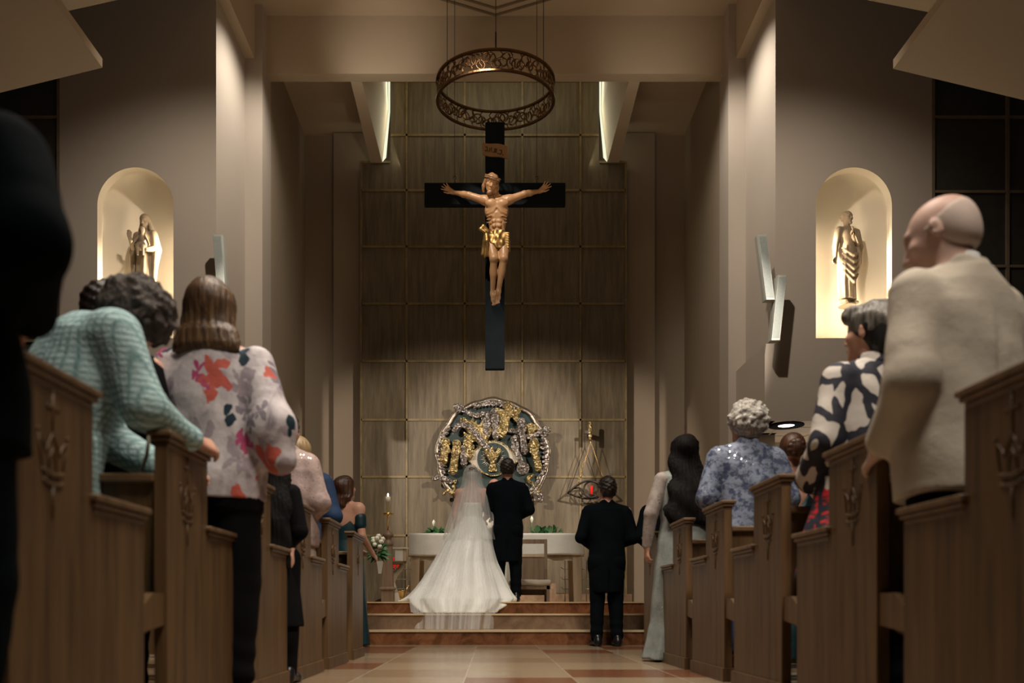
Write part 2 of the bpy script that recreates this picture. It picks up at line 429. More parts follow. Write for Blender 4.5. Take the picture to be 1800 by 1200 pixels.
# side walls and end of the nave, outside the frame
struct('wall_nave_left', MB().box((-12.2, -3, 0), (-12, 11.6, 9)), M['wall'])
struct('wall_nave_right', MB().box((12.2, -3, 0), (12, 11.6, 9)), M['wall'])

# ================================================================== pews
def crest_mb(c, s=1.0, sg=1):
    """carved crown and cross in relief on a face of constant x; c = centre, y,z plane"""
    m = MB(); x = c[0]; r = .0036*s
    def P(y, z): return (x, c[1]+y*s, c[2]+z*s)
    m.tube([P(0, .055), P(0, .16)], r*1.1, 0, 6); m.tube([P(-.03, .12), P(.03, .12)], r, 0, 6)
    m.tube([P(-.048, -.03), P(-.058, .01), P(-.066, .048), P(-.045, .03), P(-.03, .008), P(-.02, .03), P(0, .058), P(.02, .03), P(.03, .008), P(.045, .03), P(.066, .048), P(.058, .01), P(.048, -.03)], r, 0, 6)
    m.tube([P(-.018, -.03), P(-.012, .0), P(0, .02), P(.012, .0), P(.018, -.03)], r*.8, 0, 6)
    for t in (-.068, 0, .068): m.ball(P(t, .056), r*1.5, 0, 5)
    m.tube([P(-.05, -.035), P(-.025, -.042), P(0, -.044), P(.025, -.042), P(.05, -.035)], r*1.3, 0, 6)
    m.tube([P(-.046, -.06), P(-.023, -.066), P(0, -.068), P(.023, -.066), P(.046, -.06)], r*1.3, 0, 6)
    m.tube([P(0, -.07), P(0, -.15)], r, 0, 6)
    for t in (-.03, 0, .03): m.ball(P(t, -.052), r*1.2, 0, 5)
    return m
def cap_mb(x0, x1, y0, y1, z):
    m = MB(); 
    for (e, a, b) in ((0.0, z-.052, z-.034), (.010, z-.034, z-.018), (.018, z-.018, z)):
        m.bbox_((x0-e, y0-e, a), (x1+e, y1+e, b), .004)
    return m
def make_pew(sg, front=False, L=4.3):
    """origin on the floor at the aisle face, far end of the end panel at y=0; body runs outwards (sg)"""
    root = empty('pew')
    T = .042; X = lambda a: sg*a
    if front:
        m = MB().box((X(0), -.52, .0), (X(T), 0, .95)); m.build('end_panel', M['oak'], root)
        cap_mb(*sorted((X(-.002), X(T+.002))), -.52, 0, .99).build('post_cap', M['oak_edge'], root)
        MB().box((X(-.012), -.532, 0), (X(T+.012), .012, .075)).build('plinth', M['oak'], root)
        crest_mb((X(-.001), -.26, .78), .8).build('carved_crest', M['oak'], root)
        MB().box((X(T), -.30, .03), (X(L), -.26, .84)).build('front_panel', M['oak'], root)
        MB().bbox_((X(T), -.33, .82), (X(L), -.20, .85), .006).build('top_rail', M['oak_edge'], root)
        return root
    prof = [(0, .0), (0, .67), (-.31, .67), (-.33, .95), (-.74, .95), (-.74, 0)]
    prof = [(0, 0), (0, .662), (-.325, .662), (-.325, .94), (-.71, .94), (-.71, 0)]
    MB().prism(prof, 0, X(0), X(T)).build('end_panel', M['oak'], root)
    xa, xb = sorted((X(-.002), X(T+.002)))
    cap_mb(xa, xb, -.325, 0, .712).build('arm_cap', M['oak_edge'], root)
    cap_mb(xa, xb, -.71, -.325, .99).build('post_cap', M['oak_edge'], root)
    MB().box((X(-.012), -.722, 0), (X(T+.012), .012, .075)).build('plinth', M['oak'], root)
    crest_mb((X(-.001), -.53, .775)).build('carved_crest', M['oak'], root)
    MB().bbox_((X(T), -.68, .41), (X(L), -.27, .45), .008).build('seat', M['oak'], root)
    x0, x1 = X(T), X(L)
    MB().loft([[(x0, -.64, .42), (x1, -.64, .42), (x1, -.67, .42), (x0, -.67, .42)], [(x0, -.67, .83), (x1, -.67, .83), (x1, -.70, .83), (x0, -.70, .83)]]).build('backrest', M['oak'], root)
    MB().bbox_((x0, -.72, .82), (x1, -.63, .85), .006).build('top_rail', M['oak_edge'], root)
    MB().loft([[(x0, -.755, .33), (x1, -.755, .33), (x1, -.80, .32), (x0, -.80, .32)], [(x0, -.755, .45), (x1, -.755, .45), (x1, -.81, .45), (x0, -.81, .45)]]).build('kneeler', M['oak'], root)
    MB().prism([(-.71, .35), (-.885, .33), (-.885, .41), (-.80, .455), (-.71, .455)], 0, X(.008), X(.034)).build('link_rail', M['oak'], root)
    return root
XL, XR = -1.07, 1.27
rows = [6.10-.89*i for i in range(6)]
ords = ['first', 'second', 'third', 'fourth', 'fifth', 'sixth']
WHERE = {(-1, 0): 'closest behind the bridesmaid holding flowers', (-1, 1): 'beside the pink sparkling jacket', (-1, 2): 'beside the girl with waist-long dark hair',
         (-1, 3): 'beside the floral blouse and black trousers', (-1, 4): 'nearest on the left, beside the mint jacket',
         (1, 0): 'beside the woman in pale grey with long black hair', (1, 1): 'behind the woman with long black hair', (1, 2): 'behind the blue sequined jacket',
         (1, 3): 'beside the black and white patterned top', (1, 4): 'beside the man in the beige jacket', (1, 5): 'cut by the right edge of the photo'}
for sg, x in ((-1, XL), (1, XR)):
    sd = 'left' if sg < 0 else 'right'
    f = make_pew(sg, True); f.location = (x, 6.87, 0); f.name = 'pew_front_screen'
    tag(f, 'carved oak front screen at the head of the %s-hand pews, nearest the altar steps' % sd, 'pew', 'front screens of the pews')
    src = make_pew(sg)
    rr = rows[:5]+([] if sg < 0 else [rows[5]])
    allr = rows+[rows[5]-.89]
    n = 6 if sg > 0 else 5
    for i in range(n):
        o = src if i == 0 else copy_tree(src)
        o.location = (x, rows[i], 0)
        tag(o, 'oak pew, %s on the %s, %s' % (ords[i], sd, WHERE[(sg, i)]), 'pew', 'oak pews on the %s of the aisle' % sd)
# ================================================================== smooth bodies from distance fields
def _axis(v): return np.asarray(v, dtype=np.float32)
def rotm(rx=0, ry=0, rz=0):
    return np.array(Euler((rx, ry, rz), 'XYZ').to_matrix(), dtype=np.float32)
class Blob:
    def __init__(s): s.p = []; s.R = np.eye(3, dtype=np.float32); s.t = np.zeros(3, dtype=np.float32); s.stack = []; s.sc = 1.0
    def push(s, R, pivot=(0, 0, 0), shift=(0, 0, 0), sc=1.0):
        """new frame: x -> R (x - pivot) + pivot + shift, inside the current frame"""
        s.stack.append((s.R, s.t, s.sc)); s.sc = sc; R = np.asarray(R, dtype=np.float32); pv = _axis(pivot)
        t = pv-R@pv+_axis(shift)
        s.t = s.R@t+s.t; s.R = s.R@R
    def pop(s): s.R, s.t, s.sc = s.stack.pop()
    def X(s, p): return s.R@(_axis(p)*s.sc)+s.t
    def cone(s, a, b, ra, rb=None, k=.02, op='u', wob=None):
        rb = ra if rb is None else rb; ra = ra*s.sc; rb = rb*s.sc; k = k*s.sc
        a = s.X(a); b = s.X(b); r = max(ra, rb)
        def f(P, a=a, b=b, ra=ra, rb=rb):
            ba = b-a; L = float(ba@ba)+1e-12
            x = P[0]-a[0]; y = P[1]-a[1]; z = P[2]-a[2]
            t = np.clip((x*ba[0]+y*ba[1]+z*ba[2])/L, 0, 1)
            d = np.sqrt((x-t*ba[0])**2+(y-t*ba[1])**2+(z-t*ba[2])**2)
            rr = ra+(rb-ra)*t
            if wob: rr = rr*(1+wob[0]*np.sin(wob[1]*t+wob[2]))
            return d-rr
        s.p.append((f, np.minimum(a, b)-r*1.2, np.maximum(a, b)+r*1.2, k, op)); return s
    def chain(s, pts, rs, k=.02, op='u'):
        for i in range(len(pts)-1): s.cone(pts[i], pts[i+1], rs[i], rs[i+1], k if i == 0 else min(k, .012), op)
        return s
    def ell(s, c, r, rot=None, k=.02, op='u'):
        c = s.X(c); R = s.R@(np.eye(3, dtype=np.float32) if rot is None else rotm(*rot)); r = _axis(r)*s.sc; k = k*s.sc
        def f(P, c=c, R=R, r=r):
            x = P[0]-c[0]; y = P[1]-c[1]; z = P[2]-c[2]
            q = [(R[0, i]*x+R[1, i]*y+R[2, i]*z)/r[i] for i in range(3)]
            k0 = np.sqrt(q[0]**2+q[1]**2+q[2]**2)
            k1 = np.sqrt((q[0]/r[0])**2+(q[1]/r[1])**2+(q[2]/r[2])**2)+1e-9
            return k0*(k0-1)/k1
        e = np.abs(R)@r
        s.p.append((f, c-e, c+e, k, op)); return s
    def box(s, c, h, rot=None, rnd=.01, k=.01, op='u'):
        c = s.X(c); R = s.R@(np.eye(3, dtype=np.float32) if rot is None else rotm(*rot)); h = _axis(h)*s.sc
        def f(P, c=c, R=R, h=h):
            x = P[0]-c[0]; y = P[1]-c[1]; z = P[2]-c[2]
            q = [np.abs(R[0, i]*x+R[1, i]*y+R[2, i]*z)-(h[i]-rnd) for i in range(3)]
            return np.sqrt(sum(np.maximum(v, 0)**2 for v in q))+np.minimum(np.maximum(np.maximum(q[0], q[1]), q[2]), 0)-rnd
        e = np.abs(R)@h
        s.p.append((f, c-e, c+e, k, op)); return s
    def loft(s, rows, k=.02, n=2.0, rip=None, op='u'):
        """rows (z, a, b[, cx, cy]) half widths; rip = fn(theta, z) -> radius factor"""
        rows = [tuple(r)+(0,)*(5-len(r)) for r in rows]; rows.sort()
        Z, A, B, CXx, CYy = [np.array(c, dtype=np.float32) for c in zip(*rows)]
        R = s.R; t = s.t
        def f(P, R=R, t=t):
            x = P[0]-t[0]; y = P[1]-t[1]; z = P[2]-t[2]
            lx, ly, lz = [R[0, i]*x+R[1, i]*y+R[2, i]*z for i in range(3)]
            zz = np.clip(lz, Z[0], Z[-1])
            a = np.interp(zz, Z, A).astype(np.float32); b = np.interp(zz, Z, B).astype(np.float32)
            lx = lx-np.interp(zz, Z, CXx).astype(np.float32); ly = ly-np.interp(zz, Z, CYy).astype(np.float32)
            q = (np.abs(lx/a)**n+np.abs(ly/b)**n)**(1/n)
            if rip is not None:
                q = q/rip(np.arctan2(ly/b, lx/a), lz)
            d = (q-1)*np.minimum(a, b)
            e = np.abs(lz-(Z[0]+Z[-1])/2)-(Z[-1]-Z[0])/2
            return np.maximum(d, e)
        lo = np.array([(CXx-A).min()*1.15-.02, (CYy-B).min()*1.15-.02, Z[0]]); hi = np.array([(CXx+A).max()*1.15+.02, (CYy+B).max()*1.15+.02, Z[-1]])
        cs = np.array([[x, y, z] for x in (lo[0], hi[0]) for y in (lo[1], hi[1]) for z in (lo[2], hi[2])], dtype=np.float32)@R.T+t
        s.p.append((f, cs.min(0), cs.max(0), k, op)); return s
    def mesh(s, res, disp=None, clip=None):
        add = [q for q in s.p if q[4] == 'u']
        lo = np.min([q[1] for q in add], 0)-3*res; hi = np.max([q[2] for q in add], 0)+3*res
        n = np.ceil((hi-lo)/res).astype(int)+1
        ax = [(lo[i]+res*np.arange(n[i])).astype(np.float32) for i in range(3)]
        D = np.full(n, .3, dtype=np.float32)
        for f, a, b, k, op in s.p:
            mg = k+3*res
            i0 = np.clip(np.floor((a-mg-lo)/res).astype(int), 0, n); i1 = np.clip(np.ceil((b+mg-lo)/res).astype(int)+1, 0, n)
            if (i1 <= i0).any(): continue
            sl = tuple(slice(i0[i], i1[i]) for i in range(3))
            P = (ax[0][sl[0]][:, None, None], ax[1][sl[1]][None, :, None], ax[2][sl[2]][None, None, :])
            d = f(P).astype(np.float32); cur = D[sl]
            if op == 'u':
                h = np.maximum(k-np.abs(cur-d), 0)/max(k, 1e-6); D[sl] = np.minimum(cur, d)-h*h*k*.25
            elif op == 's':
                h = np.maximum(k-np.abs(cur+d), 0)/max(k, 1e-6); D[sl] = np.maximum(cur, -d)+h*h*k*.25
        if disp is not None:
            P = (ax[0][:, None, None], ax[1][None, :, None], ax[2][None, None, :])
            D = D-disp(P).astype(np.float32)
        if clip is not None:
            P = (ax[0][:, None, None], ax[1][None, :, None], ax[2][None, None, :])
            D = np.maximum(D, clip(P))
        for a_ in range(3):
            ix = [slice(None)]*3; ix[a_] = 0; D[tuple(ix)] = np.maximum(D[tuple(ix)], .01); ix[a_] = -1; D[tuple(ix)] = np.maximum(D[tuple(ix)], .01)
        return nets(D, lo, res)
def nets(D, lo, res):
    S = D < 0
    c = np.zeros(tuple(x-1 for x in D.shape), dtype=np.int8)
    sl = lambda o, m: slice(o, m-1+o)
    for i in (0, 1):
        for j in (0, 1):
            for k in (0, 1): c += S[sl(i, D.shape[0]), sl(j, D.shape[1]), sl(k, D.shape[2])]
    act = (c > 0) & (c < 8)
    ijk = np.argwhere(act); idx = np.full(c.shape, -1, dtype=np.int32); idx[act] = np.arange(len(ijk))
    acc = np.zeros((len(ijk), 3), dtype=np.float64); cnt = np.zeros(len(ijk))
    cor = [(0,0,0),(1,0,0),(0,1,0),(1,1,0),(0,0,1),(1,0,1),(0,1,1),(1,1,1)]
    V = [D[ijk[:, 0]+a, ijk[:, 1]+b, ijk[:, 2]+d] for a, b, d in cor]
    for i in range(8):
        for j in range(i+1, 8):
            df = [cor[j][q]-cor[i][q] for q in range(3)]
            if sum(abs(x) for x in df) != 1: continue
            m = (V[i] < 0) != (V[j] < 0); t = np.zeros(len(ijk)); t[m] = V[i][m]/(V[i][m]-V[j][m])
            for q in range(3): acc[:, q] += np.where(m, cor[i][q]+t*df[q], 0)
            cnt += m
    vs = lo+(ijk+acc/np.maximum(cnt, 1)[:, None])*res
    F_ = []
    for axis in range(3):
        u, v = (axis+1) % 3, (axis+2) % 3
        s0 = [slice(None)]*3; s1 = [slice(None)]*3; s0[axis] = slice(0, -1); s1[axis] = slice(1, None)
        A = S[tuple(s0)]; B = S[tuple(s1)]; e = np.argwhere(A != B)
        ok = (e[:, u] > 0) & (e[:, v] > 0) & (e[:, u] < D.shape[u]-1) & (e[:, v] < D.shape[v]-1); e = e[ok]
        sg = A[e[:, 0], e[:, 1], e[:, 2]]
        def cell(du, dv):
            g = e.copy(); g[:, u] += du; g[:, v] += dv; return idx[g[:, 0], g[:, 1], g[:, 2]]
        q = np.stack([cell(-1, -1), cell(0, -1), cell(0, 0), cell(-1, 0)], 1)
        q[~sg] = q[~sg][:, ::-1]; F_.append(q)
    return vs, np.concatenate(F_)
def mesh_obj(name, vf, mats, parent=None, scale=1.0, loc=None, smooth=True):
    vs, fs = vf; me = bpy.data.meshes.new(name)
    me.vertices.add(len(vs)); me.vertices.foreach_set('co', (vs*scale).astype(np.float32).ravel())
    me.loops.add(fs.size); me.loops.foreach_set('vertex_index', fs.astype(np.int32).ravel())
    me.polygons.add(len(fs)); me.polygons.foreach_set('loop_start', np.arange(0, fs.size, 4, dtype=np.int32))
    me.polygons.foreach_set('use_smooth', np.full(len(fs), smooth)); me.update(calc_edges=True)
    if not isinstance(mats, (list, tuple)): mats = [mats]
    for m in mats: me.materials.append(m)
    o = bpy.data.objects.new(name, me); COL.objects.link(o)
    if parent: o.parent = parent
    if loc is not None: o.location = loc
    return o
def folds(amp, fx=9, fy=9, fz=5, ph=0.0):
    def f(P):
        x, y, z = P
        return amp*(np.sin(fx*x+3*z+ph)*np.sin(fz*z+2*y+1.3*ph)+.6*np.sin(fy*2.1*y-fx*1.3*x+fz*1.7*z+2+ph)+.35*np.sin(fz*5.1*z+fx*1.9*x-4*y+ph))
    return f

# ------------------------------------------------------------------ anatomy
HS = 1.08
def add_head(b, c, R, wide=1.0, jaw=1.0, nose=1.0):
    """head of an adult looking along +y in its own frame; c = centre of the skull"""
    b.push(R, (0, 0, 0), c, HS)
    b.ell((0, -.012, .022), (.076*wide, .096, .088), k=.02)
    b.ell((0, .028, -.045), (.058*wide, .062, .072*jaw), k=.04)
    b.ell((0, .070, -.098*jaw), (.024, .020, .018), k=.03)
    b.ell((0, .078, .030), (.048, .014, .012), k=.02)
    b.cone((0, .086, .012), (0, .108*nose, -.030), .008, .011, k=.012)
    b.ell((.012, .096, -.036), (.009, .010, .007), k=.008); b.ell((-.012, .096, -.036), (.009, .010, .007), k=.008)
    for s_ in (-1, 1):
        b.ell((s_*.032, .094, .010), (.017, .012, .010), k=.012, op='s')
        b.ell((s_*.031, .078, .010), (.012, .011, .011), k=.003)
        b.ell((s_*.045, .062, -.022), (.020, .020, .018), k=.02)
        b.ell((s_*.078*wide, -.008, -.008), (.007, .018, .030), (0, 0, s_*-.35), k=.006)
        b.ell((s_*.086*wide, -.004, -.010), (.004, .009, .017), (0, 0, s_*-.35), k=.003, op='s')
    b.ell((0, .090, -.062), (.022, .010, .0055), k=.006); b.ell((0, .088, -.073), (.018, .010, .006), k=.006)
    b.cone((-.018, .098, -.067), (.018, .098, -.067), .0022, .0022, k=.003, op='s')
    b.pop()
def add_hand(b, w, d, pn, side=1, curl=.5, s=1.0, spread=.12, thumb=.6, r=1.0):
    """w = wrist, d = direction of the hand, pn = palm normal (fingers curl towards it), side = +1 thumb on the d x pn side"""
    d = Vector(d).normalized(); pn = (Vector(pn)-d*Vector(pn).dot(d)).normalized(); sd = d.cross(pn)*side; w = Vector(w)
    k = .006*s
    q = lambda a, bb, c: w+d*a*s+sd*bb*s+pn*c*s
    b.cone(q(-.01, 0, 0), q(.02, 0, 0), .024*s, .024*s, k=.02*s)
    for bb in (-.026, -.009, .008, .026): b.cone(q(.012, bb*.6, 0), q(.088, bb, 0), .015*s, .011*s, k=.014*s)
    for i, (bb, L) in enumerate(((.028, .070), (.010, .078), (-.009, .072), (-.028, .056))):
        p = q(.088-(.008 if i == 3 else 0), bb, 0); ang = curl*.55; dd = (d+sd*spread*(1.5-i)*.5).normalized(); seg = (.42, .32, .26)
        rr = (.0095, .0085, .0078, .0065)
        for j in range(3):
            v = (dd*math.cos(ang)+pn*math.sin(ang)); p2 = p+v*L*seg[j]*s
            b.cone(p, p2, rr[j]*s*r, rr[j+1]*s*r, k=k*.6 if j else .01*s); p = p2; ang += curl*(.8+.1*i)
    p = q(.022, .024, .006); v = (d*.75+sd*.65*thumb+pn*.35).normalized(); p2 = p+v*.042*s
    b.cone(p, p2, .014*s, .0115*s, k=.014*s); v = (d*.9+sd*.25*thumb+pn*.5*curl).normalized(); p3 = p2+v*.030*s
    b.cone(p2, p3, .0112*s, .0095*s, k=.005*s); b.cone(p3, p3+v*.020*s, .0095*s, .0075*s, k=.005*s)

SKIN = {}
def skin(name, c, rough=.5):
    k = N('skin_'+name); v = k.coord(); f = k.noise(v, 7, 4)
    k.col(k.ramp(f, [(.3, [c[0]*.88, c[1]*.78, c[2]*.75]), (.7, c)])); k.set(Roughness=rough, Subsurface_Weight=.12, Specular_IOR_Level=.35)
    k.b.inputs['Subsurface Radius'].default_value = (.02, .008, .004)
    k.bump(k.noise(v, 160, 3), .12, .001); return k.m
M['skin'] = skin('light', (.62, .36, .26)); M['skin_rosy'] = skin('rosy', (.60, .30, .22)); M['skin_tan'] = skin('tan', (.42, .22, .14))
def hairmat(name, c1, c2, streak=90, rough=.42):
    k = N('hair_'+name); v = k.coord('Object', (streak, streak, 6)); f = k.noise(v, 1.0, 4, .6)
    g = k.noise(k.coord(), 9, 3)
    k.col(k.mix(g, k.ramp(f, [(.35, c1), (.68, c2)]), [x*.7 for x in c1])); k.set(Roughness=rough, Specular_IOR_Level=.45 if c2[0] > .02 else .12)
    k.bump(f, .8, .008); return k.m
def curlmat(name, c1, c2):
    k = N('curls_'+name); v = k.coord(); f = k.noise(v, 38, 5, .6, 1.5)
    k.col(k.ramp(f, [(.35, c1), (.65, c2)])); k.set(Roughness=.55, Specular_IOR_Level=.3); k.bump(f, 1.0, .02); return k.m

class Person:
    """a standing figure facing +y; canonical height 1.75 m"""
    def __init__(s, label, px, d, H=1.75, z0=0.0, rz=0.0, lean=0.0, roll=0.0, head=(0, 0, 0), arms='clasp', sh=1.0, fem=False, x=None, neck=0.0, headshift=(0,0,0), armL=None, armR=None, yoff=0):
        s.s = H/1.75; s.root = empty('person', ((px-VX)*d/F if x is None else x, d, z0), rz)
        tag(s.root, label, 'person'); s.sh = sh; s.fem = fem
        s.U = rotm(-lean, 0, 0)@rotm(0, roll, 0); s.piv = np.array([0, 0, .95], dtype=np.float32)
        s.hc = np.array([0, .0+neck, 1.628], dtype=np.float32)+_axis(headshift); s.HR = rotm(*head)
        sx = .185*sh*(.9 if fem else 1); s.sx = sx
        s.S = {-1: (-sx, -.01, 1.405), 1: (sx, -.01, 1.405)}
        A = {'clasp': ((sx+.065, -.045, 1.13), (.10, .19, 1.03), (-.8, .45, .1)), 'down': ((sx+.055, -.03, 1.12), (sx+.045, .04, .88), (0, .15, -1)),
             'pray': ((sx+.045, .02, 1.12), (.05, .24, 1.16), (-.3, .5, .8))}
        s.A = {}
        for g in (-1, 1):
            o = (armL if g < 0 else armR) or arms
            if isinstance(o, str):
                e, w_, h = A[o]; e = (g*e[0], e[1], e[2]); w_ = (g*w_[0], w_[1], w_[2]); h = (g*h[0], h[1], h[2])
            else: e, w_, h = o
            s.A[g] = (e, w_, h)
        s.legs = {-1: [(-.09, 0, .92), (-.10, .01, .50), (-.105, -.02, .085)], 1: [(.09, 0, .92), (.10, .01, .50), (.105, -.02, .085)]}
    def up(s, b): b.push(s.U, s.piv)
    def body(s, res=.010, mat='skin', hands=True, curl=.6, w=1.0, handn=None, headw=1.0, feet=True, low=True, thin=.014, bare=False):
        b = Blob(); s.up(b); f = s.fem; t_ = 0 if bare else thin
        b.ell((0, .005, 1.08), (.135*w-t_, .10*w-t_, .14), k=.05); b.ell((0, 0, 1.27), (.155*w*s.sh-t_, .105*w-t_, .18), k=.05)
        b.cone((-s.sx+.03, -.012, 1.40), (s.sx-.03, -.012, 1.40), .05-t_, .05-t_, k=.05)
        for g in (-1, 1):
            b.ell((g*s.sx*.55, -.045, 1.33), (.07-t_, .035-t_, .10), k=.04)
            b.cone((0, -.02, 1.49), (g*s.sx*.8, -.015, 1.425), .042-t_*.7, .036-t_*.7, k=.04)
            e, w_, h = s.A[g]
            b.ell(s.S[g], (.058-t_, .055-t_, .06-t_), k=.04)
            b.chain([s.S[g], e, w_], [.05*w-t_, .038*w-t_, .026], k=.04)
            if hands: add_hand(b, w_, h, (handn or {}).get(g, (-g*.6, .2, -.5)), g, curl)
        b.cone((0, -.018, 1.42), tuple(np.array([0, -.015, -.07])@s.HR.T*0+s.hc+s.HR@_axis((0, -.018, -.08))), .062*(.88 if f else 1), .054*(.86 if f else 1.02), k=.04)
        add_head(b, s.hc, s.HR, headw)
        b.pop()
        t_ = thin; b.ell((0, 0, .94), (.155*w-t_, .11*w-t_, .13), k=.06)
        for g in (-1, 1):
            h, k_, a = s.legs[g]; b.ell((g*.075, -.045, .90), (.085-t_, .085-2*t_, .10), k=.05)
            b.chain([h, k_, a], [.082-t_, .054-t_, .036-t_*.5], k=.05)
            b.ell((k_[0]*.5+a[0]*.5, k_[1]*.5+a[1]*.5-.03, .36), (.045-t_, .05-t_, .12), k=.03)
            b.chain([(a[0], a[1]-.02, .05), (a[0]*1.1, a[1]+.10, .04), (a[0]*1.2, a[1]+.17, .028)], [.034, .034, .024], k=.03)
        return mesh_obj('body', b.mesh(res), M[mat], s.root, s.s)
    def piece(s, name, b, res, mat, disp=None, clip=None, parent=None):
        return mesh_obj(name, b.mesh(res, disp, clip), mat if not isinstance(mat, str) else M[mat], parent or s.root, s.s)
    def jacket(s, mat, rows=None, name='jacket', res=.010, amp=.004, w=1.0, cuff=.85, sleeve=(.066, .056, .042), tails=False, vent=True, collar=True, cmat=None, n=2.3, ph=0., hem=.80, shz=1.405, seam=True):
        b = Blob(); s.up(b)
        sx = s.sx
        rows = rows or [(hem, .19*w, .135*w), (.92, .185*w, .135*w), (1.08, .165*w, .125*w), (1.22, .18*w, .128*w), (1.34, sx*1.02, .118), (1.42, sx*.82, .095, 0, -.012), (1.47, .085, .075, 0, -.015)]
        b.loft(rows, k=.03, n=n)
        for g in (-1, 1):
            e, w_, h = s.A[g]
            c = Vector(e)+(Vector(w_)-Vector(e))*cuff
            b.cone((0, -.022, 1.475), (g*sx*.9, -.014, 1.43), .045, .04, k=.04)
            b.cone((g*sx*.95, -.012, 1.385), e, sleeve[0], sleeve[1], k=.035)
            b.cone(e, tuple(c), sleeve[1], sleeve[2], k=.035)
        if collar:
            b.cone((-.045, -.055, 1.50), (.045, -.055, 1.50), .020, .020, k=.02)
            for g in (-1, 1): b.cone((g*.045, -.055, 1.50), (g*.068, .03, 1.49), .020, .018, k=.02)
        if seam: b.cone((0, -.14*w-.012, .80), (0, -.142*w-.008, 1.36), .012, .006, k=.012, op='s')
        if vent: b.box((0, -.15*w, hem+.05), (.004, .04, .16), k=.004, op='s')
        b.pop()
        return s.piece(name, b, res, mat, folds(amp, ph=ph))
    def trousers(s, mat, res=.010, w=1.0, hem=.03, ph=0., amp=.004, waist=1.0):
        b = Blob(); b.loft([(.80, .175*w, .12*w), (.93, .175*w, .125*w), (waist, .155*w, .11*w)], k=.04)
        for g in (-1, 1):
            h, k_, a = s.legs[g]
            b.cone((g*.088, -.005, .88), k_, .098*w, .075*w, k=.03); b.cone(k_, (a[0], a[1], hem+.07), .075*w, .064, k=.02)
            b.ell((g*.08, -.05, .88), (.088*w, .075, .10), k=.04)
        def disp(P, f=folds(amp, ph=ph+2)):
            return f(P)+.004*np.sin(60*P[2]+8*P[0]+14*P[1])*np.exp(-((P[2]-.16)/.12)**2)
        return s.piece('trousers', b, res, mat, disp, clip=lambda P: hem-P[2]+0*P[0]+0*P[1])
    def shoes(s, mat, res=.009):
        for g in (-1, 1):
            a = s.legs[g][2]; b = Blob()
            b.chain([(a[0], a[1]-.045, .045), (a[0], a[1]+.03, .05), (a[0]*1.12, a[1]+.12, .036), (a[0]*1.2, a[1]+.19, .028)], [.042, .043, .042, .030], k=.02)
            b.cone((a[0], a[1]-.05, .03), (a[0], a[1]-.03, .09), .036, .044, k=.02)
            s.piece('shoe', b, res, mat, clip=lambda P: .002-P[2]+0*P[0]+0*P[1])
    def hair_short(s, mat, res=.008, top=.012, nape=-.06, amp=.004, bald=False, full=1.0, freq=90, name='hair', front=.05):
        b = Blob(); s.up(b); b.push(s.HR, (0, 0, 0), s.hc, HS)
        b.ell((0, -.018, .030), (.083*full, .098*full, .092+top), k=.02)
        b.ell((0, -.052, -.020), (.070*full, .056*full, .062), k=.03)
        b.ell((0, .10, -.045), (.088, .07, .085), k=.012, op='s')
        b.box((0, .04, nape-.1), (.2, .2, .1), k=.01, op='s')
        for g in (-1, 1): b.ell((g*.082, .002, -.022), (.022, .026, .034), k=.006, op='s')
        b.pop(); b.pop()
        c = s.hc
        def disp(P): return amp*(np.sin(freq*P[0]+20*np.sin(9*P[2]))*np.sin(freq*.7*P[1]+freq*.45*P[2])+.7*np.sin(freq*1.7*P[2]+freq*.9*P[0]))
        return s.piece(name, b, res, mat, disp)
    def hair_curly(s, mat, r=(.10, .11, .105), res=.008, amp=.007, off=(0, -.02, .02), seed=1, face=True, nape=True):
        b = Blob(); s.up(b); b.push(s.HR, (0, 0, 0), s.hc, HS)
        rnd = random.Random(seed); b.ell(off, r, k=.02)
        if nape: b.ell((0, -.055, -.055), (.070, .045, .05), k=.03)
        for i in range(110):
            u = rnd.uniform(-.55, 1); th = rnd.uniform(0, 2*PI); q = math.sqrt(1-u*u)
            p = (off[0]+r[0]*.97*q*math.cos(th), off[1]+r[1]*.97*q*math.sin(th), off[2]+r[2]*.97*u)
            if face and p[1] > .055 and p[2] < .06: continue
            b.ell(p, (rnd.uniform(.012, .02),)*3, k=.008)
        if face: b.ell((0, .105, -.045), (.075, .065, .09), k=.015, op='s')
        for g in (-1, 1): b.ell((g*.088, .008, -.025), (.02, .022, .028), k=.006, op='s')
        b.pop(); b.pop()
        def disp(P): return amp*np.sin(75*P[0]+2*np.sin(60*P[2]))*np.sin(80*P[1]+1.5*np.sin(50*P[0]))*np.sin(70*P[2])
        return s.piece('hair', b, res, mat, disp)
    def hair_long(s, mat, end=1.35, wtop=.095, wmid=.11, wend=.10, res=.008, amp=.004, lump=0.0, flip=0.0, cy=-.05, freq=26):
        b = Blob(); s.up(b)
        hc = s.hc
        b.push(s.HR, (0, 0, 0), s.hc, HS); b.ell((0, -.012, .028), (.086, .104, .096), k=.02); b.ell((0, .105, -.05), (.070, .065, .085), k=.015, op='s'); b.pop()
        z = float(hc[2]); x0, y0 = float(hc[0]), float(hc[1])
        ec, em = (-.03, -.015) if end > 1.38 else (-.085, -.06)
        rows = [(end, wend, .035, x0*.3, cy+ec), (end+.03, wend, .050, x0*.3, cy+ec), (end+(z-end)*.45, wmid, .062, x0*.5, cy+em), (z-.08, wtop+.008, .075, x0, y0-.035), (z+.02, wtop, .085, x0, y0-.02), (z+.06, wtop*.85, .07, x0, y0-.015)]
        if flip: rows[0] = (end-.0, wend*(1+flip), .055, x0*.3, cy-.05)
        def rip(th, zz): return 1+.035*np.sin(freq*th+6*np.sin(5*zz))+.03*np.sin(11*th+9*zz)*np.clip((z-zz)*3, 0, 1)
        b.loft(rows, k=.03, rip=rip, n=2.0)
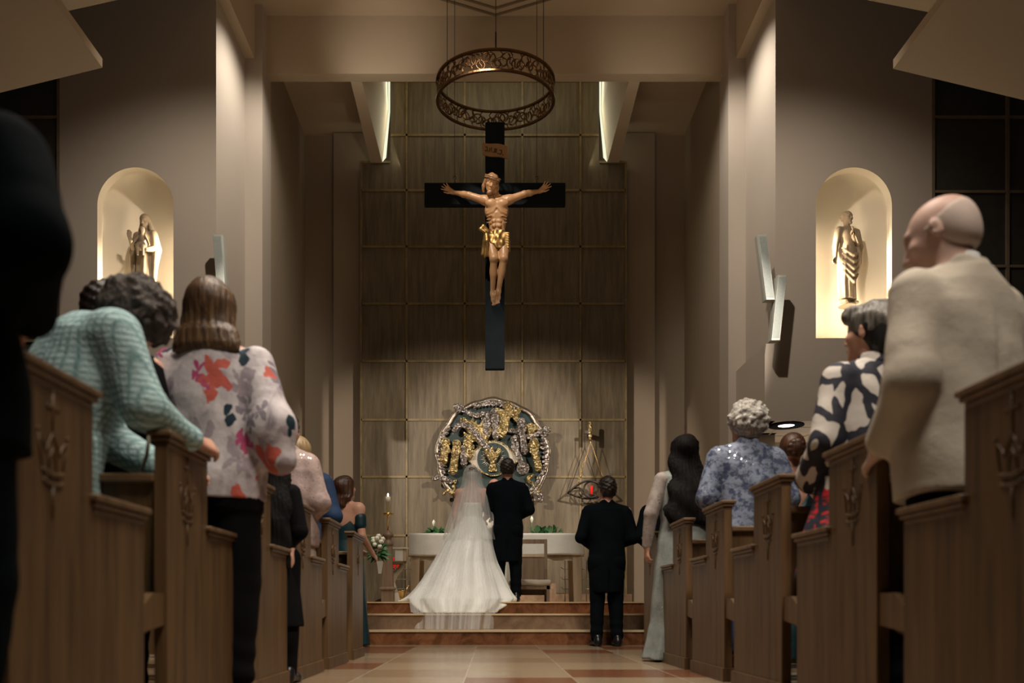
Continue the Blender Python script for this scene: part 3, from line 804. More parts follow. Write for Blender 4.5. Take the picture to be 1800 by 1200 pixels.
        b.ell((x0, y0+.115, z-.06), (.062, .075, .11), k=.015, op='s')
        b.pop()
        def disp(P): return lump*np.sin(22*P[2]+9*P[0])*np.sin(19*P[0]+7*P[2])
        return s.piece('hair', b, res, mat, disp)
# ================================================================== materials of the clothes
M['black_suit'] = fabric('black_suit', (.0035, .0052, .0072), .9, 400, .1, .3, 0, .06)
M['dark_suit'] = fabric('midnight_suit', (.0025, .005, .007), .9, 400, .1, .3, 0, .05)
M['black_cloth'] = fabric('black_cloth', (.005, .005, .006), .9, 300, .1, .3, 0, .08)
M['shoe'] = plain('black_shoe', (.008, .008, .009), .3, 0, .1, 6, 0)
M['shirt'] = fabric('white_shirt', (.75, .74, .72), .8, 300, .03, .15)
M['beige'] = fabric('beige_linen', (.50, .44, .36), .85, 260, .08, .45)
M['navy'] = fabric('navy_cloth', (.012, .03, .075), .75, 300, .15, .3)
M['teal'] = fabric('teal_satin', (.003, .026, .032), .5, 200, .2, .4, 0, .4)
M['satin'] = fabric('ivory_satin', (.82, .82, .78), .42, 60, .03, .25, .1, .5)
M['pleat'] = fabric('blush_pleats', (.36, .28, .24), .7, 200, .06, .3)
M['robe'] = fabric('cream_robe', (.7, .66, .56), .8, 200, .05, .2)
def sequins(name, base, hi, dens=120, thr=.10, mott=None, rough=.6, ms=14, r0=.34, r1=.6):
    k = N(name); v = k.coord(); vo = k.n('ShaderNodeTexVoronoi'); k.l(v, vo.inputs['Vector']); vo.inputs['Scale'].default_value = dens
    wn = k.n('ShaderNodeTexWhiteNoise', noise_dimensions='3D'); k.l(vo.outputs['Position'], wn.inputs['Vector'])
    pick = k.math('GREATER_THAN', wn.outputs['Value'], 1-thr)
    dot = k.math('MULTIPLY', k.math('LESS_THAN', vo.outputs['Distance'], .38), pick)
    f = k.noise(v, ms, 5, .65); b = k.ramp(f, [(r0, mott or [x*.6 for x in base]), (r1, base)])
    k.col(k.mix(dot, b, hi)); k.set(Metallic=k.math('MULTIPLY', dot, .9), Roughness=k.math('SUBTRACT', rough, k.math('MULTIPLY', dot, rough-.18)))
    k.bump(k.math('ADD', f, k.math('MULTIPLY', wn.outputs['Value'], .5)), .6, .006); return k.m
M['pink_sequin'] = sequins('pink_sequin_cloth', (.38, .275, .25), (.95, .85, .8), 110, .10)
M['blue_sequin'] = sequins('blue_sequin_cloth', (.19, .225, .31), (.9, .95, 1), 62, .16, (.035, .045, .10), .6, 24, .43, .55)
M['grey_sheer'] = sequins('grey_green_sheer', (.23, .25, .23), (.9, .9, .85), 90, .004, (.17, .19, .18))
M['sheer_sleeve'] = sequins('beaded_sleeve', (.36, .31, .28), (.95, .92, .85), 80, .07, (.24, .19, .17))
def tweed():
    k = N('mint_tweed'); v = k.coord()
    sp = k.n('ShaderNodeSeparateXYZ'); k.l(v, sp.inputs[0])
    def lines(o, fr): return k.math('MULTIPLY', k.math('ADD', k.math('SINE', k.math('MULTIPLY', o, fr)), 1), .5)
    g = k.math('MAXIMUM', k.math('POWER', lines(sp.outputs[0], 330), 3), k.math('POWER', lines(sp.outputs[2], 300), 3))
    n = k.noise(v, 90, 3); g = k.math('MULTIPLY', g, k.math('ADD', n, .35))
    big = k.noise(v, 5, 3)
    a = k.mix(big, (.42, .60, .62), (.58, .74, .75)); k.col(k.mix(g, a, (.14, .27, .28)))
    k.set(Roughness=.85, Specular_IOR_Level=.2); k.bump(k.math('ADD', n, k.math('MULTIPLY', k.noise(v, 10, 3), 2)), .5, .01); return k.m
M['tweed'] = tweed()
M['mint_skirt'] = fabric('turquoise_skirt', (.05, .25, .26), .7, 200, .15, .3)
def floral():
    k = N('floral_blouse'); v = k.coord(); wv = k.noise(v, 3, 3)
    base = k.ramp(k.noise(k.coord('Object', (1, 1, .5)), 9, 4, .6, .8), [(.32, (.22, .19, .22)), (.44, (.48, .43, .45)), (.6, (.60, .55, .56))])
    def blobs(scale, thr, size, warp, off):
        mp = k.coord('Object', (1, .8, .62), (.3, .2, .5), off)
        nz = k.n('ShaderNodeTexNoise'); k.l(mp, nz.inputs['Vector']); nz.inputs['Scale'].default_value = 22
        ad = k.n('ShaderNodeVectorMath', operation='MULTIPLY_ADD'); k.l(nz.outputs['Color'], ad.inputs[0]); ad.inputs[1].default_value = (warp,)*3; k.l(mp, ad.inputs[2])
        vo = k.n('ShaderNodeTexVoronoi'); k.l(ad.outputs[0], vo.inputs['Vector']); vo.inputs['Scale'].default_value = scale
        wn = k.n('ShaderNodeTexWhiteNoise', noise_dimensions='3D'); k.l(vo.outputs['Position'], wn.inputs['Vector'])
        df = k.n('ShaderNodeVectorMath', operation='SUBTRACT'); k.l(ad.outputs[0], df.inputs[0]); k.l(vo.outputs['Position'], df.inputs[1])
        sx = k.n('ShaderNodeSeparateXYZ'); k.l(df.outputs[0], sx.inputs[0])
        an = k.math('ABSOLUTE', k.math('SINE', k.math('MULTIPLY', k.math('ARCTAN2', sx.outputs[2], sx.outputs[0]), 2.5 if size > .25 else 1.0)))
        return k.math('MULTIPLY', k.math('LESS_THAN', vo.outputs['Distance'], k.math('MULTIPLY', k.math('MULTIPLY_ADD', an, .65, .45), size)), k.math('GREATER_THAN', wn.outputs['Value'], thr))
    c = k.mix(blobs(7, .35, .40, .07, (3, 1, 2)), base, (.36, .30, .34))
    c = k.mix(blobs(9, .55, .34, .05, (2, 4, 1)), c, (.22, .19, .22))
    c = k.mix(blobs(8, .62, .25, .03, (0, 0, 0)), c, (.012, .03, .045))
    c = k.mix(blobs(6.5, .74, .42, .06, (5, 2, 1)), c, (.52, .11, .08))
    c = k.mix(blobs(10, .85, .30, .06, (1, 7, 3)), c, (.42, .07, .17))
    k.col(c); k.set(Roughness=.7, Specular_IOR_Level=.25); k.bump(k.noise(v, 12, 4), .5, .02); return k.m
M['floral'] = floral()
def monochrome():
    k = N('black_white_print'); mp = k.coord('Object', (1, .7, .72), (0, .5, .3))
    nz = k.n('ShaderNodeTexNoise'); k.l(mp, nz.inputs['Vector']); nz.inputs['Scale'].default_value = 9
    ad = k.n('ShaderNodeVectorMath', operation='MULTIPLY_ADD'); k.l(nz.outputs['Color'], ad.inputs[0]); ad.inputs[1].default_value = (.09,)*3; k.l(mp, ad.inputs[2])
    vo = k.n('ShaderNodeTexVoronoi'); vo.feature = 'DISTANCE_TO_EDGE'; k.l(ad.outputs[0], vo.inputs['Vector']); vo.inputs['Scale'].default_value = 10.5
    wht = k.math('GREATER_THAN', vo.outputs['Distance'], .125)
    c = k.mix(wht, (.010, .010, .022), (.56, .51, .46))
    sp = k.n('ShaderNodeSeparateXYZ'); k.l(k.coord(), sp.inputs[0])
    low = k.math('LESS_THAN', k.math('ADD', sp.outputs[2], k.math('MULTIPLY', k.noise(k.coord(), 7, 2), .2)), 1.02)
    red = k.math('MULTIPLY', low, wht)
    c = k.mix(red, c, k.ramp(k.noise(k.coord('Object', (3, 3, 9)), 4, 2), [(.45, (.55, .012, .015)), (.55, (.015, .012, .02))]))
    k.col(c); k.set(Roughness=.75); k.bump(k.noise(k.coord(), 10, 3), .4, .02); return k.m
M['print'] = monochrome()
M['hair_brown'] = hairmat('brown', (.05, .024, .012), (.30, .17, .08), 70)
M['hair_black'] = hairmat('black', (.004, .003, .003), (.012, .009, .008), 60, .75)
M['hair_dark'] = hairmat('dark', (.012, .007, .005), (.04, .022, .014), 80)
M['hair_auburn'] = hairmat('auburn', (.04, .014, .008), (.16, .065, .03), 60)
M['hair_blonde'] = hairmat('blonde', (.32, .21, .10), (.62, .47, .28), 70)
M['hair_grey'] = hairmat('grey', (.06, .055, .05), (.50, .45, .38), 60)
M['hair_nape'] = hairmat('charcoal', (.008, .008, .008), (.035, .033, .03), 80)
M['curl_white'] = curlmat('white', (.30, .27, .24), (.72, .68, .62))
M['curl_grey'] = curlmat('grey', (.018, .014, .012), (.13, .10, .085))
M['hair_fuzz'] = plain('hair_shorn', (.56, .44, .38), .7, 0, .1, 20, .3)

def ripple(n1, n2, amp, z0=0., z1=1.0, ph=0.):
    def f(th, z):
        a = amp*np.clip((z1-z)/(z1-z0), 0, 1.2)
        return 1+a*(np.sin(n1*th+ph+1.1*np.sin(2.5*z+th))+.5*np.sin(n2*th+2+ph-2*z))
    return f
def sleeves(b, s, r=(.06, .052, .04), cuff=1.0):
    for g in (-1, 1):
        e, w_, h = s.A[g]; c = tuple(Vector(e)+(Vector(w_)-Vector(e))*cuff)
        b.cone((g*s.sx*.95, -.01, 1.40), e, r[0], r[1], k=.03); b.cone(e, c, r[1], r[2], k=.015)

# ================================================================== the couple and the priest
M['skin_old'] = skin('aged', (.58, .39, .32))
g = Person('groom standing beside the bride, dark-haired man in a black tailcoat', 892, 10.1, 1.74, PZ, arms='clasp', sh=1.12, head=(0, 0, 0), armL=((-.235, .02, 1.14), (-.16, .22, 1.05), (-.5, .8, 0)))
g.body(); g.shoes(M['shoe']); g.trousers(M['black_suit'])
g.jacket(M['black_suit'], rows=[(.50, .15, .095, 0, -.03), (.70, .185, .12, 0, -.01), (.92, .185, .132), (1.08, .17, .125), (1.22, .185, .128), (1.34, .21, .12), (1.42, .175, .095, 0, -.012), (1.47, .09, .075, 0, -.015)], vent=True, hem=.55, name='tailcoat')
b = Blob(); b.loft([(1.485, .066, .062, 0, -.018), (1.535, .060, .058, 0, -.014)], k=.01); g.piece('collar', b, .008, 'shirt')
g.hair_short(M['hair_dark'], full=1.03)

br = Person('bride in a white satin gown with a long train, under a sheer veil', 830, 10.15, 1.66, PZ, fem=True, armL='down', armR=((.20, .02, 1.13), (.13, .20, 1.06), (.5, .8, 0)), neck=0, headshift=(.0, .0, 0))
br.body(bare=True)
ell_ = Blob
b = Blob()
rr = ripple(11, 17, .05, 0, 1.0)
b.loft([(-.15, .42, .35, -.15, -.62), (-.03, .60, .50, -.14, -.42), (.04, .66, .52, -.14, -.36), (.18, .57, .47, -.12, -.26), (.50, .41, .36, -.09, -.14), (.85, .28, .24, -.03, -.07), (1.02, .175, .145, 0, -.02), (1.10, .125, .105), (1.26, .150, .118), (1.33, .155, .11)], k=.02, n=2.1, rip=rr)
b.cone((-.55, -.30, .03), (-.93, -.32, .012), .035, .012, k=.12); b.cone((.35, -.30, .03), (.53, -.34, .015), .03, .012, k=.12)
b.cone((-.45, -.75, -.1), (-.62, -.55, .0), .04, .02, k=.1)
b.box((0, 0, 1.40), (.3, .3, .08), rot=(.35, 0, 0), k=.01, op='s')
gown = br.piece('gown', b, .012, 'satin', disp=lambda P: .006*np.sin(16*P[0]+5*P[2])*np.clip(.6-P[2], 0, .5)*2,
                clip=lambda P: np.maximum(np.where(P[1] > -.60, .003-P[2], -.134-P[2]), -1.14-P[1])+0*P[0])
b = Blob(); b.push(rotm(), (0, 0, 0), br.hc, HS); b.ell((0, -.06, .05), (.07, .075, .06), k=.02); b.ell((0, -.02, .03), (.082, .098, .095), k=.02); b.ell((0, .1, -.045), (.08, .07, .085), k=.015, op='s'); b.pop()
br.piece('hair', b, .009, 'hair_brown')
def veil_mat():
    k = N('veil_tulle'); v = k.coord('UV'); 
    f = k.noise(k.coord('UV', (34, 1.2, 1)), 1.0, 3, .6); g_ = k.noise(k.coord('UV', (300, 3, 1)), 1, 2)
    a = k.math('ADD', k.math('MULTIPLY', k.math('POWER', f, 1.6), .72), k.math('MULTIPLY', g_, .10))
    k.col((.86, .86, .83)); k.set(Roughness=.6, Specular_IOR_Level=.2, Alpha=k.math('MINIMUM', a, .85)); return k.m
M['veil'] = veil_mat()
def sheet(name, fn, nu, nv, mat, parent, s=1.0):
    vs = []; fs = []; uv = []
    for j in range(nv+1):
        for i in range(nu+1): vs.append(tuple(x*s for x in fn(i/nu, j/nv))); uv.append((i/nu, j/nv))
    for j in range(nv):
        for i in range(nu): a = j*(nu+1)+i; fs.append((a, a+1, a+nu+2, a+nu+1))
    me = bpy.data.meshes.new(name); me.from_pydata(vs, [], fs); me.materials.append(mat)
    l = me.uv_layers.new(name='UVMap')
    for p in me.polygons:
        p.use_smooth = True
        for li in p.loop_indices: l.data[li].uv = uv[me.loops[li].vertex_index]
    o = bpy.data.objects.new(name, me); COL.objects.link(o); o.parent = parent; return o
def lerp_rows(rows, t):
    x = t*(len(rows)-1); i = min(int(x), len(rows)-2); f = x-i; f = f*f*(3-2*f)*.5+f*.5
    return [a+(b_-a)*f for a, b_ in zip(rows[i], rows[i+1])]
def veil_fn(rows, a0, a1, nf, amp):
    def fn(u, v):
        z, a, b_, cx, cy = lerp_rows(rows, v); th = a0+(a1-a0)*u
        r = 1+amp*v*(math.sin(nf*th+2*v)+.6*math.sin(nf*1.7*th+1))
        return (cx+a*r*math.cos(th), cy+b_*r*math.sin(th), z)
    return fn
short = [(1.775, .015, .015, 0, -.03), (1.755, .075, .08, 0, -.025), (1.68, .118, .135, 0, -.015), (1.52, .14, .14, 0, -.02), (1.36, .22, .17, 0, -.02), (1.15, .275, .22, -.01, -.03), (.95, .32, .27, -.02, -.05), (.80, .34, .30, -.03, -.07)]
sheet('veil', veil_fn(short, math.radians(150), math.radians(390), 9, .035), 160, 60, M['veil'], br.root, br.s)
long_ = [(1.77, .05, .06, 0, -.03), (1.64, .095, .135, 0, -.03), (1.45, .13, .16, 0, -.03), (1.15, .20, .22, -.02, -.04), (.85, .30, .285, -.05, -.08), (.50, .43, .40, -.11, -.15), (.20, .58, .52, -.14, -.27), (.03, .66, .60, -.16, -.38), (-.125, .60, .52, -.17, -.58), (-.13, .56, .58, -.17, -.62), (-.32, .54, .60, -.18, -.66)]
sheet('veil_train', veil_fn(long_, math.radians(205), math.radians(325), 12, .045), 160, 90, M['veil'], br.root, br.s)

pr = Person('balding man in a cream robe facing the couple, only his crown showing between them', 869, 11.35, 1.70, PZ, rz=PI, head=(-.5, 0, 0))
pr.body(res=.012, mat='skin_rosy'); b = Blob(); b.loft([(.01, .27, .2), (.9, .22, .17), (1.3, .21, .13), (1.46, .09, .08)], k=.03, rip=ripple(9, 14, .04)); sleeves(b, pr, (.075, .085, .1), .9); pr.piece('robe', b, .012, 'robe')

# ================================================================== attendants
def suitman(label, px, d, H, **kw):
    p = Person(label, px, d, H, **kw); p.body(); p.shoes(M['shoe']); p.trousers(M['black_suit'], w=1.05)
    p.jacket(M['black_suit'], rows=[(.56, .15, .095, 0, -.03), (.72, .19, .125, 0, -.01), (.92, .19, .135), (1.08, .18, .128), (1.22, .195, .13), (1.34, p.sx*1.05, .12), (1.42, p.sx*.85, .098, 0, -.012), (1.47, .09, .075, 0, -.015)], hem=.58, name='tailcoat')
    b = Blob(); b.loft([(1.485, .066, .062, 0, -.018), (1.53, .060, .058, 0, -.014)], k=.01); p.piece('collar', b, .008, 'shirt')
    p.hair_short(M['hair_dark'], full=1.06, top=.018, nape=-.075); return p
suitman('young man in a black tailcoat standing alone at the foot of the altar steps', 1066, 8.6, 1.745, sh=1.16, rz=.10, head=(0, 0, .25))
suitman('young man in black mostly hidden behind the woman with long black hair', 1166, 8.62, 1.75, sh=1.06, rz=.05, head=(0, 0, .5))

bm_ = Person('bridesmaid in an off-the-shoulder dark teal gown holding a white bouquet', 607, 8.6, 1.77, fem=True, rz=-.35, head=(.12, 0, -.35), armR=((.21, -.03, 1.13), (.20, .20, .97), (.15, .75, -.55)), armL=((-.22, 0, 1.12), (-.02, .22, 1.0), (.6, .7, -.2)))
bm_.body(w=1.04, bare=True)
b = Blob(); b.loft([(.01, .27, .24, 0, -.03), (.5, .22, .20), (.92, .19, .155), (1.08, .15, .125), (1.24, .160, .125), (1.29, .165, .12)], k=.02, rip=ripple(10, 15, .05))
for g_ in (-1, 1):
    e, w_, h = bm_.A[g_]; S_ = Vector(bm_.S[g_]); E_ = Vector(e); b.cone(tuple(S_.lerp(E_, .36)), tuple(S_.lerp(E_, .60)), .066, .060, k=.012)
b.ell((0, -.17, 1.31), (.14, .12, .10), k=.01, op='s'); bm_.piece('gown', b, .010, 'teal', folds(.003))
bm_.hair_long(M['hair_auburn'], end=1.42, wtop=.10, wmid=.10, wend=.06, lump=.010, res=.008, freq=12)

# ================================================================== guests on the right
p = Person('woman with very long black hair in a pale grey gown with beaded sheer sleeves', 1203, 6.22, 1.70, fem=True, sh=1.12, armL=((-.265, -.02, 1.14), (-.285, .03, .90), (0, .15, -1)), rz=.05)
p.body(w=1.05)
b = Blob(); b.loft([(.02, .30, .22, -.03, 0), (.3, .27, .2), (.92, .215, .16), (1.08, .185, .135), (1.25, .195, .135), (1.36, .19, .12), (1.42, .15, .09, 0, -.01), (1.46, .08, .07, 0, -.015)], k=.02, rip=ripple(12, 19, .04)); 
for g_ in (-1, 1): b.cone((0, -.02, 1.46), (g_*p.sx*.9, -.014, 1.42), .045, .045, k=.04)
p.piece('gown', b, .010, 'grey_sheer', folds(.003))
b = Blob(); sleeves(b, p, (.064, .056, .038), 1.0); p.piece('sleeves', b, .010, 'sheer_sleeve', folds(.003))
p.hair_long(M['hair_black'], end=1.04, wtop=.112, wmid=.165, wend=.16, lump=.012, freq=30)

p = Person('older woman with curly white hair in a blue sequined jacket', 1311, 5.26, 1.70, fem=True, sh=1.2, head=(.12, 0, .45))
p.body(w=1.1); b = Blob(); b.loft([(.12, .26, .2), (.9, .22, .16), (1.0, .2, .15)], k=.02, rip=ripple(10, 16, .03)); p.piece('skirt', b, .012, 'navy')
p.jacket(M['blue_sequin'], rows=[(.72, .245, .175), (.92, .225, .165), (1.08, .205, .15), (1.22, .21, .145), (1.34, .215, .13), (1.42, .175, .1, 0, -.012), (1.47, .09, .08, 0, -.015)], sleeve=(.075, .068, .05), vent=False, seam=False, amp=.006, collar=True, cuff=1)
p.hair_curly(M['curl_white'], r=(.112, .118, .112), seed=3)

p = Person('woman with auburn hair pinned up and a bare back in a deep blue dress', 1392, 6.2, 1.70, fem=True, rz=-.2, head=(.1, 0, .1), arms='down')
p.body(w=1.05, bare=True); b = Blob(); b.loft([(.02, .3, .25), (.5, .24, .2), (.92, .19, .14), (1.08, .155, .12), (1.24, .165, .125), (1.32, .165, .115)], k=.02, rip=ripple(10, 15, .04))
b.ell((.01, -.16, 1.34), (.12, .10, .22), k=.01, op='s'); b.cone((-.11, -.02, 1.30), (-.10, -.03, 1.45), .02, .02, k=.02); p.piece('dress', b, .010, 'teal')
b = Blob(); p.up(b); b.push(p.HR, (0, 0, 0), p.hc, HS); b.ell((0, -.015, .035), (.088, .104, .096), k=.02); b.ell((0, -.11, .01), (.062, .05, .065), k=.01)
for i in range(9): a = i*.7; b.ell((.04*math.cos(a), -.13-.008*i % 3*.01, .01+.045*math.sin(a)), (.028, .022, .022), k=.006)
b.ell((0, .1, -.045), (.08, .07, .09), k=.015, op='s'); b.box((0, .0, -.16), (.2, .2, .09), k=.01, op='s'); b.pop(); b.pop(); p.piece('hair', b, .008, 'hair_auburn')

p = Person('woman with cropped grey and black hair in a black and white printed tunic', 1532, 3.50, 1.69, fem=True, sh=1.12, rz=.25, head=(.1, 0, .35), armL=((-.25, -.03, 1.13), (-.19, .16, 1.0), (.4, .8, 0)))
p.body(res=.009, w=1.1); p.trousers(M['black_cloth'], w=1.1)
b = Blob(); p.up(b); b.loft([(.55, .33, .22, -.02, 0), (.75, .29, .20, -.01, 0), (.95, .25, .175), (1.1, .225, .155), (1.25, .22, .145), (1.36, .215, .125), (1.43, .17, .095, 0, -.01), (1.475, .085, .075, 0, -.015)], k=.03, rip=ripple(8, 13, .03, .5, 1.3))
for g_ in (-1, 1): b.cone((0, -.02, 1.48), (g_*p.sx*.9, -.014, 1.43), .045, .045, k=.04)
sleeves(b, p, (.074, .074, .078), .95); b.pop(); p.piece('tunic', b, .010, 'print', folds(.006))
b = Blob(); b.loft([(1.475, .072, .07, 0, -.02), (1.53, .064, .064, 0, -.012)], k=.01); p.piece('collar', b, .008, 'print')
b = Blob(); p.up(b); b.push(p.HR, (0, 0, 0), p.hc, HS); b.ell((0, -.055, -.035), (.070, .055, .075), k=.02); b.ell((0, -.015, .015), (.083, .099, .085), k=.02)
b.ell((0, .10, -.045), (.09, .075, .10), k=.01, op='s'); b.box((0, 0, -.20), (.2, .2, .09), k=.01, op='s'); b.pop(); b.pop(); p.piece('hair_nape', b, .008, 'hair_nape')
b = Blob(); p.up(b); b.push(p.HR, (0, 0, 0), p.hc, HS); b.ell((0, -.016, .030), (.087, .103, .098), k=.02); b.ell((0, .07, .085), (.065, .045, .035), k=.03); b.ell((-.03, .09, .07), (.045, .03, .03), k=.02); b.box((0, 0, -.125), (.2, .2, .09), rot=(-.1, 0, 0), k=.03, op='s'); b.ell((0, .11, -.03), (.088, .07, .075), k=.01, op='s'); b.pop(); b.pop()
p.piece('hair', b, .008, 'hair_grey', lambda P: .005*np.sin(95*P[0]+30*P[2])*np.sin(30*P[1]+40*P[2]))

p = Person('bald elderly man in a beige linen jacket standing in a pew', 1690, 2.62, 1.735, armL=((-.265, -.03, 1.10), (-.17, .17, .94), (.4, .8, -.3)), armR=((.27, -.03, 1.10), (.21, .12, .88), (-.3, .7, -.5)), sh=1.14, rz=.42, head=(-.25, 0, .42), lean=.05, headshift=(-.03, .02, -.01))
p.body(res=.0075, mat='skin_old', w=1.1, headw=1.06); p.trousers(M['black_cloth'], w=1.12); p.shoes(M['shoe'])
p.jacket(M['beige'], rows=[(.755, .235, .17), (.92, .225, .165), (1.08, .21, .155), (1.22, .22, .155), (1.34, .235, .14), (1.42, .19, .108, 0, -.014), (1.48, .095, .085, 0, -.018)], sleeve=(.074, .068, .054), res=.009, amp=.007, ph=1.3, hem=.76)
b = Blob(); p.up(b); b.push(p.HR, (0, 0, 0), p.hc, HS); b.ell((0, -.012, .020), (.0825, .0985, .090), k=.01); b.ell((0, -.05, -.02), (.070, .058, .07), k=.02)
b.ell((0, .03, .085), (.105, .115, .085), k=.02, op='s'); b.ell((0, .12, -.02), (.15, .085, .14), k=.01, op='s'); b.box((0, .0, -.17), (.2, .2, .09), k=.01, op='s'); b.pop(); b.pop()
p.piece('hair', b, .0075, 'hair_fuzz')
b = Blob(); p.up(b); b.loft([(1.49, .070, .066, 0, -.018), (1.535, .066, .064, 0, -.012)], k=.01); b.pop(); p.piece('collar', b, .008, 'shirt')

# ================================================================== guests on the left
p = Person('man in a dark suit cut off by the left edge of the photo', -142, 1.62, 1.61, sh=1.2, armR=((.285, -.06, 1.19), (.10, .22, 1.12), (-.8, .5, .1)), rz=-.1)
p.body(); p.trousers(M['dark_suit'], w=1.2); p.shoes(M['shoe']); p.jacket(M['dark_suit'], sleeve=(.085, .078, .055), w=1.15, hem=.78); p.hair_short(M['hair_dark'])

p = Person('older person with curly grey hair bending forward in a mint tweed jacket', 78, 2.74, 1.68, sh=1.05, rz=-.88, lean=.45, head=(-.6, .1, .15), neck=.05, headshift=(-.03, -.01, -.045),
           armR=((.25, .16, 1.20), (.15, .37, 1.23), (-.3, 1, .3)), armL=((-.25, .18, 1.18), (-.10, .42, 1.15), (.3, 1, .3)))
p.body(res=.0085, w=1.05, hands=True)
b = Blob(); b.loft([(.1, .27, .24), (.62, .25, .22), (.95, .19, .15)], k=.02, rip=ripple(7, 12, .03)); p.piece('skirt', b, .012, 'mint_skirt')
b = Blob()
b.loft([(.63, .235, .19), (.86, .225, .175), (.98, .21, .165)], k=.06, n=2.2)
p.up(b); sx = p.sx
b.loft([(.90, .20, .16), (1.08, .20, .155, 0, -.01), (1.22, .215, .165, 0, -.03), (1.34, .215, .145, 0, -.04), (1.42, .17, .11, 0, -.03), (1.49, .09, .08, 0, -.005)], k=.06, n=2.2)
b.ell((0, -.07, 1.33), (.17, .11, .15), k=.06)
for g_ in (-1, 1):
    e, w_, h = p.A[g_]; b.cone((0, -.01, 1.48), (g_*sx*.9, -.01, 1.43), .05, .045, k=.05)
    b.cone((g_*sx*.97, -.01, 1.39), e, .088, .074, k=.04); b.cone(e, tuple(Vector(e).lerp(Vector(w_), .95)), .074, .054, k=.02)
b.cone((-.05, -.04, 1.51), (.05, -.04, 1.51), .022, .022, k=.02)
b.pop(); p.piece('jacket', b, .009, 'tweed', folds(.007, ph=.7))
p.hair_curly(M['curl_grey'], r=(.118, .128, .118), seed=5, off=(0, -.01, .015), amp=.009)

p = Person('dark-haired guest in black, nearly hidden behind the person in mint tweed', 190, 3.42, 1.73)
p.body(res=.012); p.jacket(M['black_cloth'], res=.012, vent=False, seam=False); p.trousers(M['black_cloth'], res=.012); p.hair_short(M['hair_dark'], full=1.08)

p = Person('woman with straight brown highlighted hair in a white floral blouse', 378, 3.50, 1.79, fem=True, sh=1.12, rz=-.05, headshift=(-.015, 0, 0))
p.body(res=.009, w=1.05); p.trousers(M['black_cloth'], w=1.08, hem=.05, waist=1.02)
b = Blob(); b.loft([(.84, .20, .155), (.95, .215, .165), (1.1, .205, .15), (1.25, .205, .145), (1.36, .21, .125), (1.42, .175, .1, 0, -.01), (1.455, .12, .09, 0, -.015)], k=.03, rip=ripple(8, 13, .025, .8, 1.4))
for g_ in (-1, 1):
    e, w_, h = p.A[g_]; b.cone((g_*p.sx*.95, -.01, 1.40), e, .075, .085, k=.03); b.cone(e, tuple(Vector(e).lerp(Vector(w_), .6)), .095, .085, k=.04); b.cone((g_*p.sx*1.1, -.03, 1.2), (g_*(p.sx+.10), -.05, 1.0), .06, .055, k=.05)
p.piece('blouse', b, .009, 'floral', folds(.008, ph=2.1))
p.hair_long(M['hair_brown'], end=1.43, wtop=.104, wmid=.126, wend=.138, res=.007, freq=24)

p = Person('girl with waist-long dark hair in a black coat, head below the pew tops', 486, 4.42, 1.27, fem=True, sh=.72, armL=((-.17, -.02, 1.12), (-.05, .17, 1.05), (.5, .8, 0)), armR=((.17, -.02, 1.12), (.05, .17, 1.05), (-.5, .8, 0)))
p.body(res=.010); b = Blob(); b.loft([(.42, .20, .17), (.9, .15, .13), (1.1, .13, .12), (1.3, .13, .11), (1.46, .07, .07)], k=.02, rip=ripple(8, 12, .03)); sleeves(b, p, (.07, .066, .055), 1.0); p.piece('coat', b, .010, 'black_cloth')
for g_ in (-1, 1):
    b = Blob(); h, k_, a = p.legs[g_]; b.chain([h, k_, a], [.09, .070, .050], k=.03); b.ell((k_[0]*.5+a[0]*.5, -.035, .36), (.06, .065, .14), k=.03); p.piece('stocking', b, .010, 'black_cloth')
p.hair_long(M['hair_black'], end=.84, wtop=.105, wmid=.14, wend=.13, lump=.006, freq=28); p.shoes(M['shoe'])

p = Person('woman with short dark hair in a sparkling pink jacket and pleated skirt', 506, 5.30, 1.66, fem=True, sh=.98, headshift=(-.02, .02, .0), head=(.05, 0, -.2))
p.body(w=1.05); b = Blob(); b.loft([(.25, .22, .18), (.8, .19, .15), (.95, .17, .13)], k=.02, rip=ripple(26, 26, .025, 0, 1)); p.piece('skirt', b, .010, 'pleat')
p.jacket(M['pink_sequin'], rows=[(.84, .20, .15), (.95, .20, .15), (1.08, .18, .135), (1.22, .19, .135), (1.34, .20, .125), (1.42, .165, .098, 0, -.012), (1.47, .09, .078, 0, -.015)], sleeve=(.07, .062, .048), vent=False, seam=True, amp=.005, cuff=1)
p.hair_short(M['hair_dark'], full=1.06, nape=-.075)

p = Person('blonde woman in a navy jacket, standing ahead of the sparkling pink jacket', 536, 6.2, 1.68, fem=True, sh=1.02, headshift=(-.045, 0, 0))
p.body(); p.jacket(M['navy'], vent=False, seam=False, sleeve=(.07, .06, .045), hem=.7, w=1.05); b = Blob(); b.loft([(.3, .22, .18), (.85, .19, .15)], k=.02); p.piece('skirt', b, .012, 'navy')
p.hair_long(M['hair_blonde'], end=1.46, wtop=.085, wmid=.09, wend=.07, res=.009)
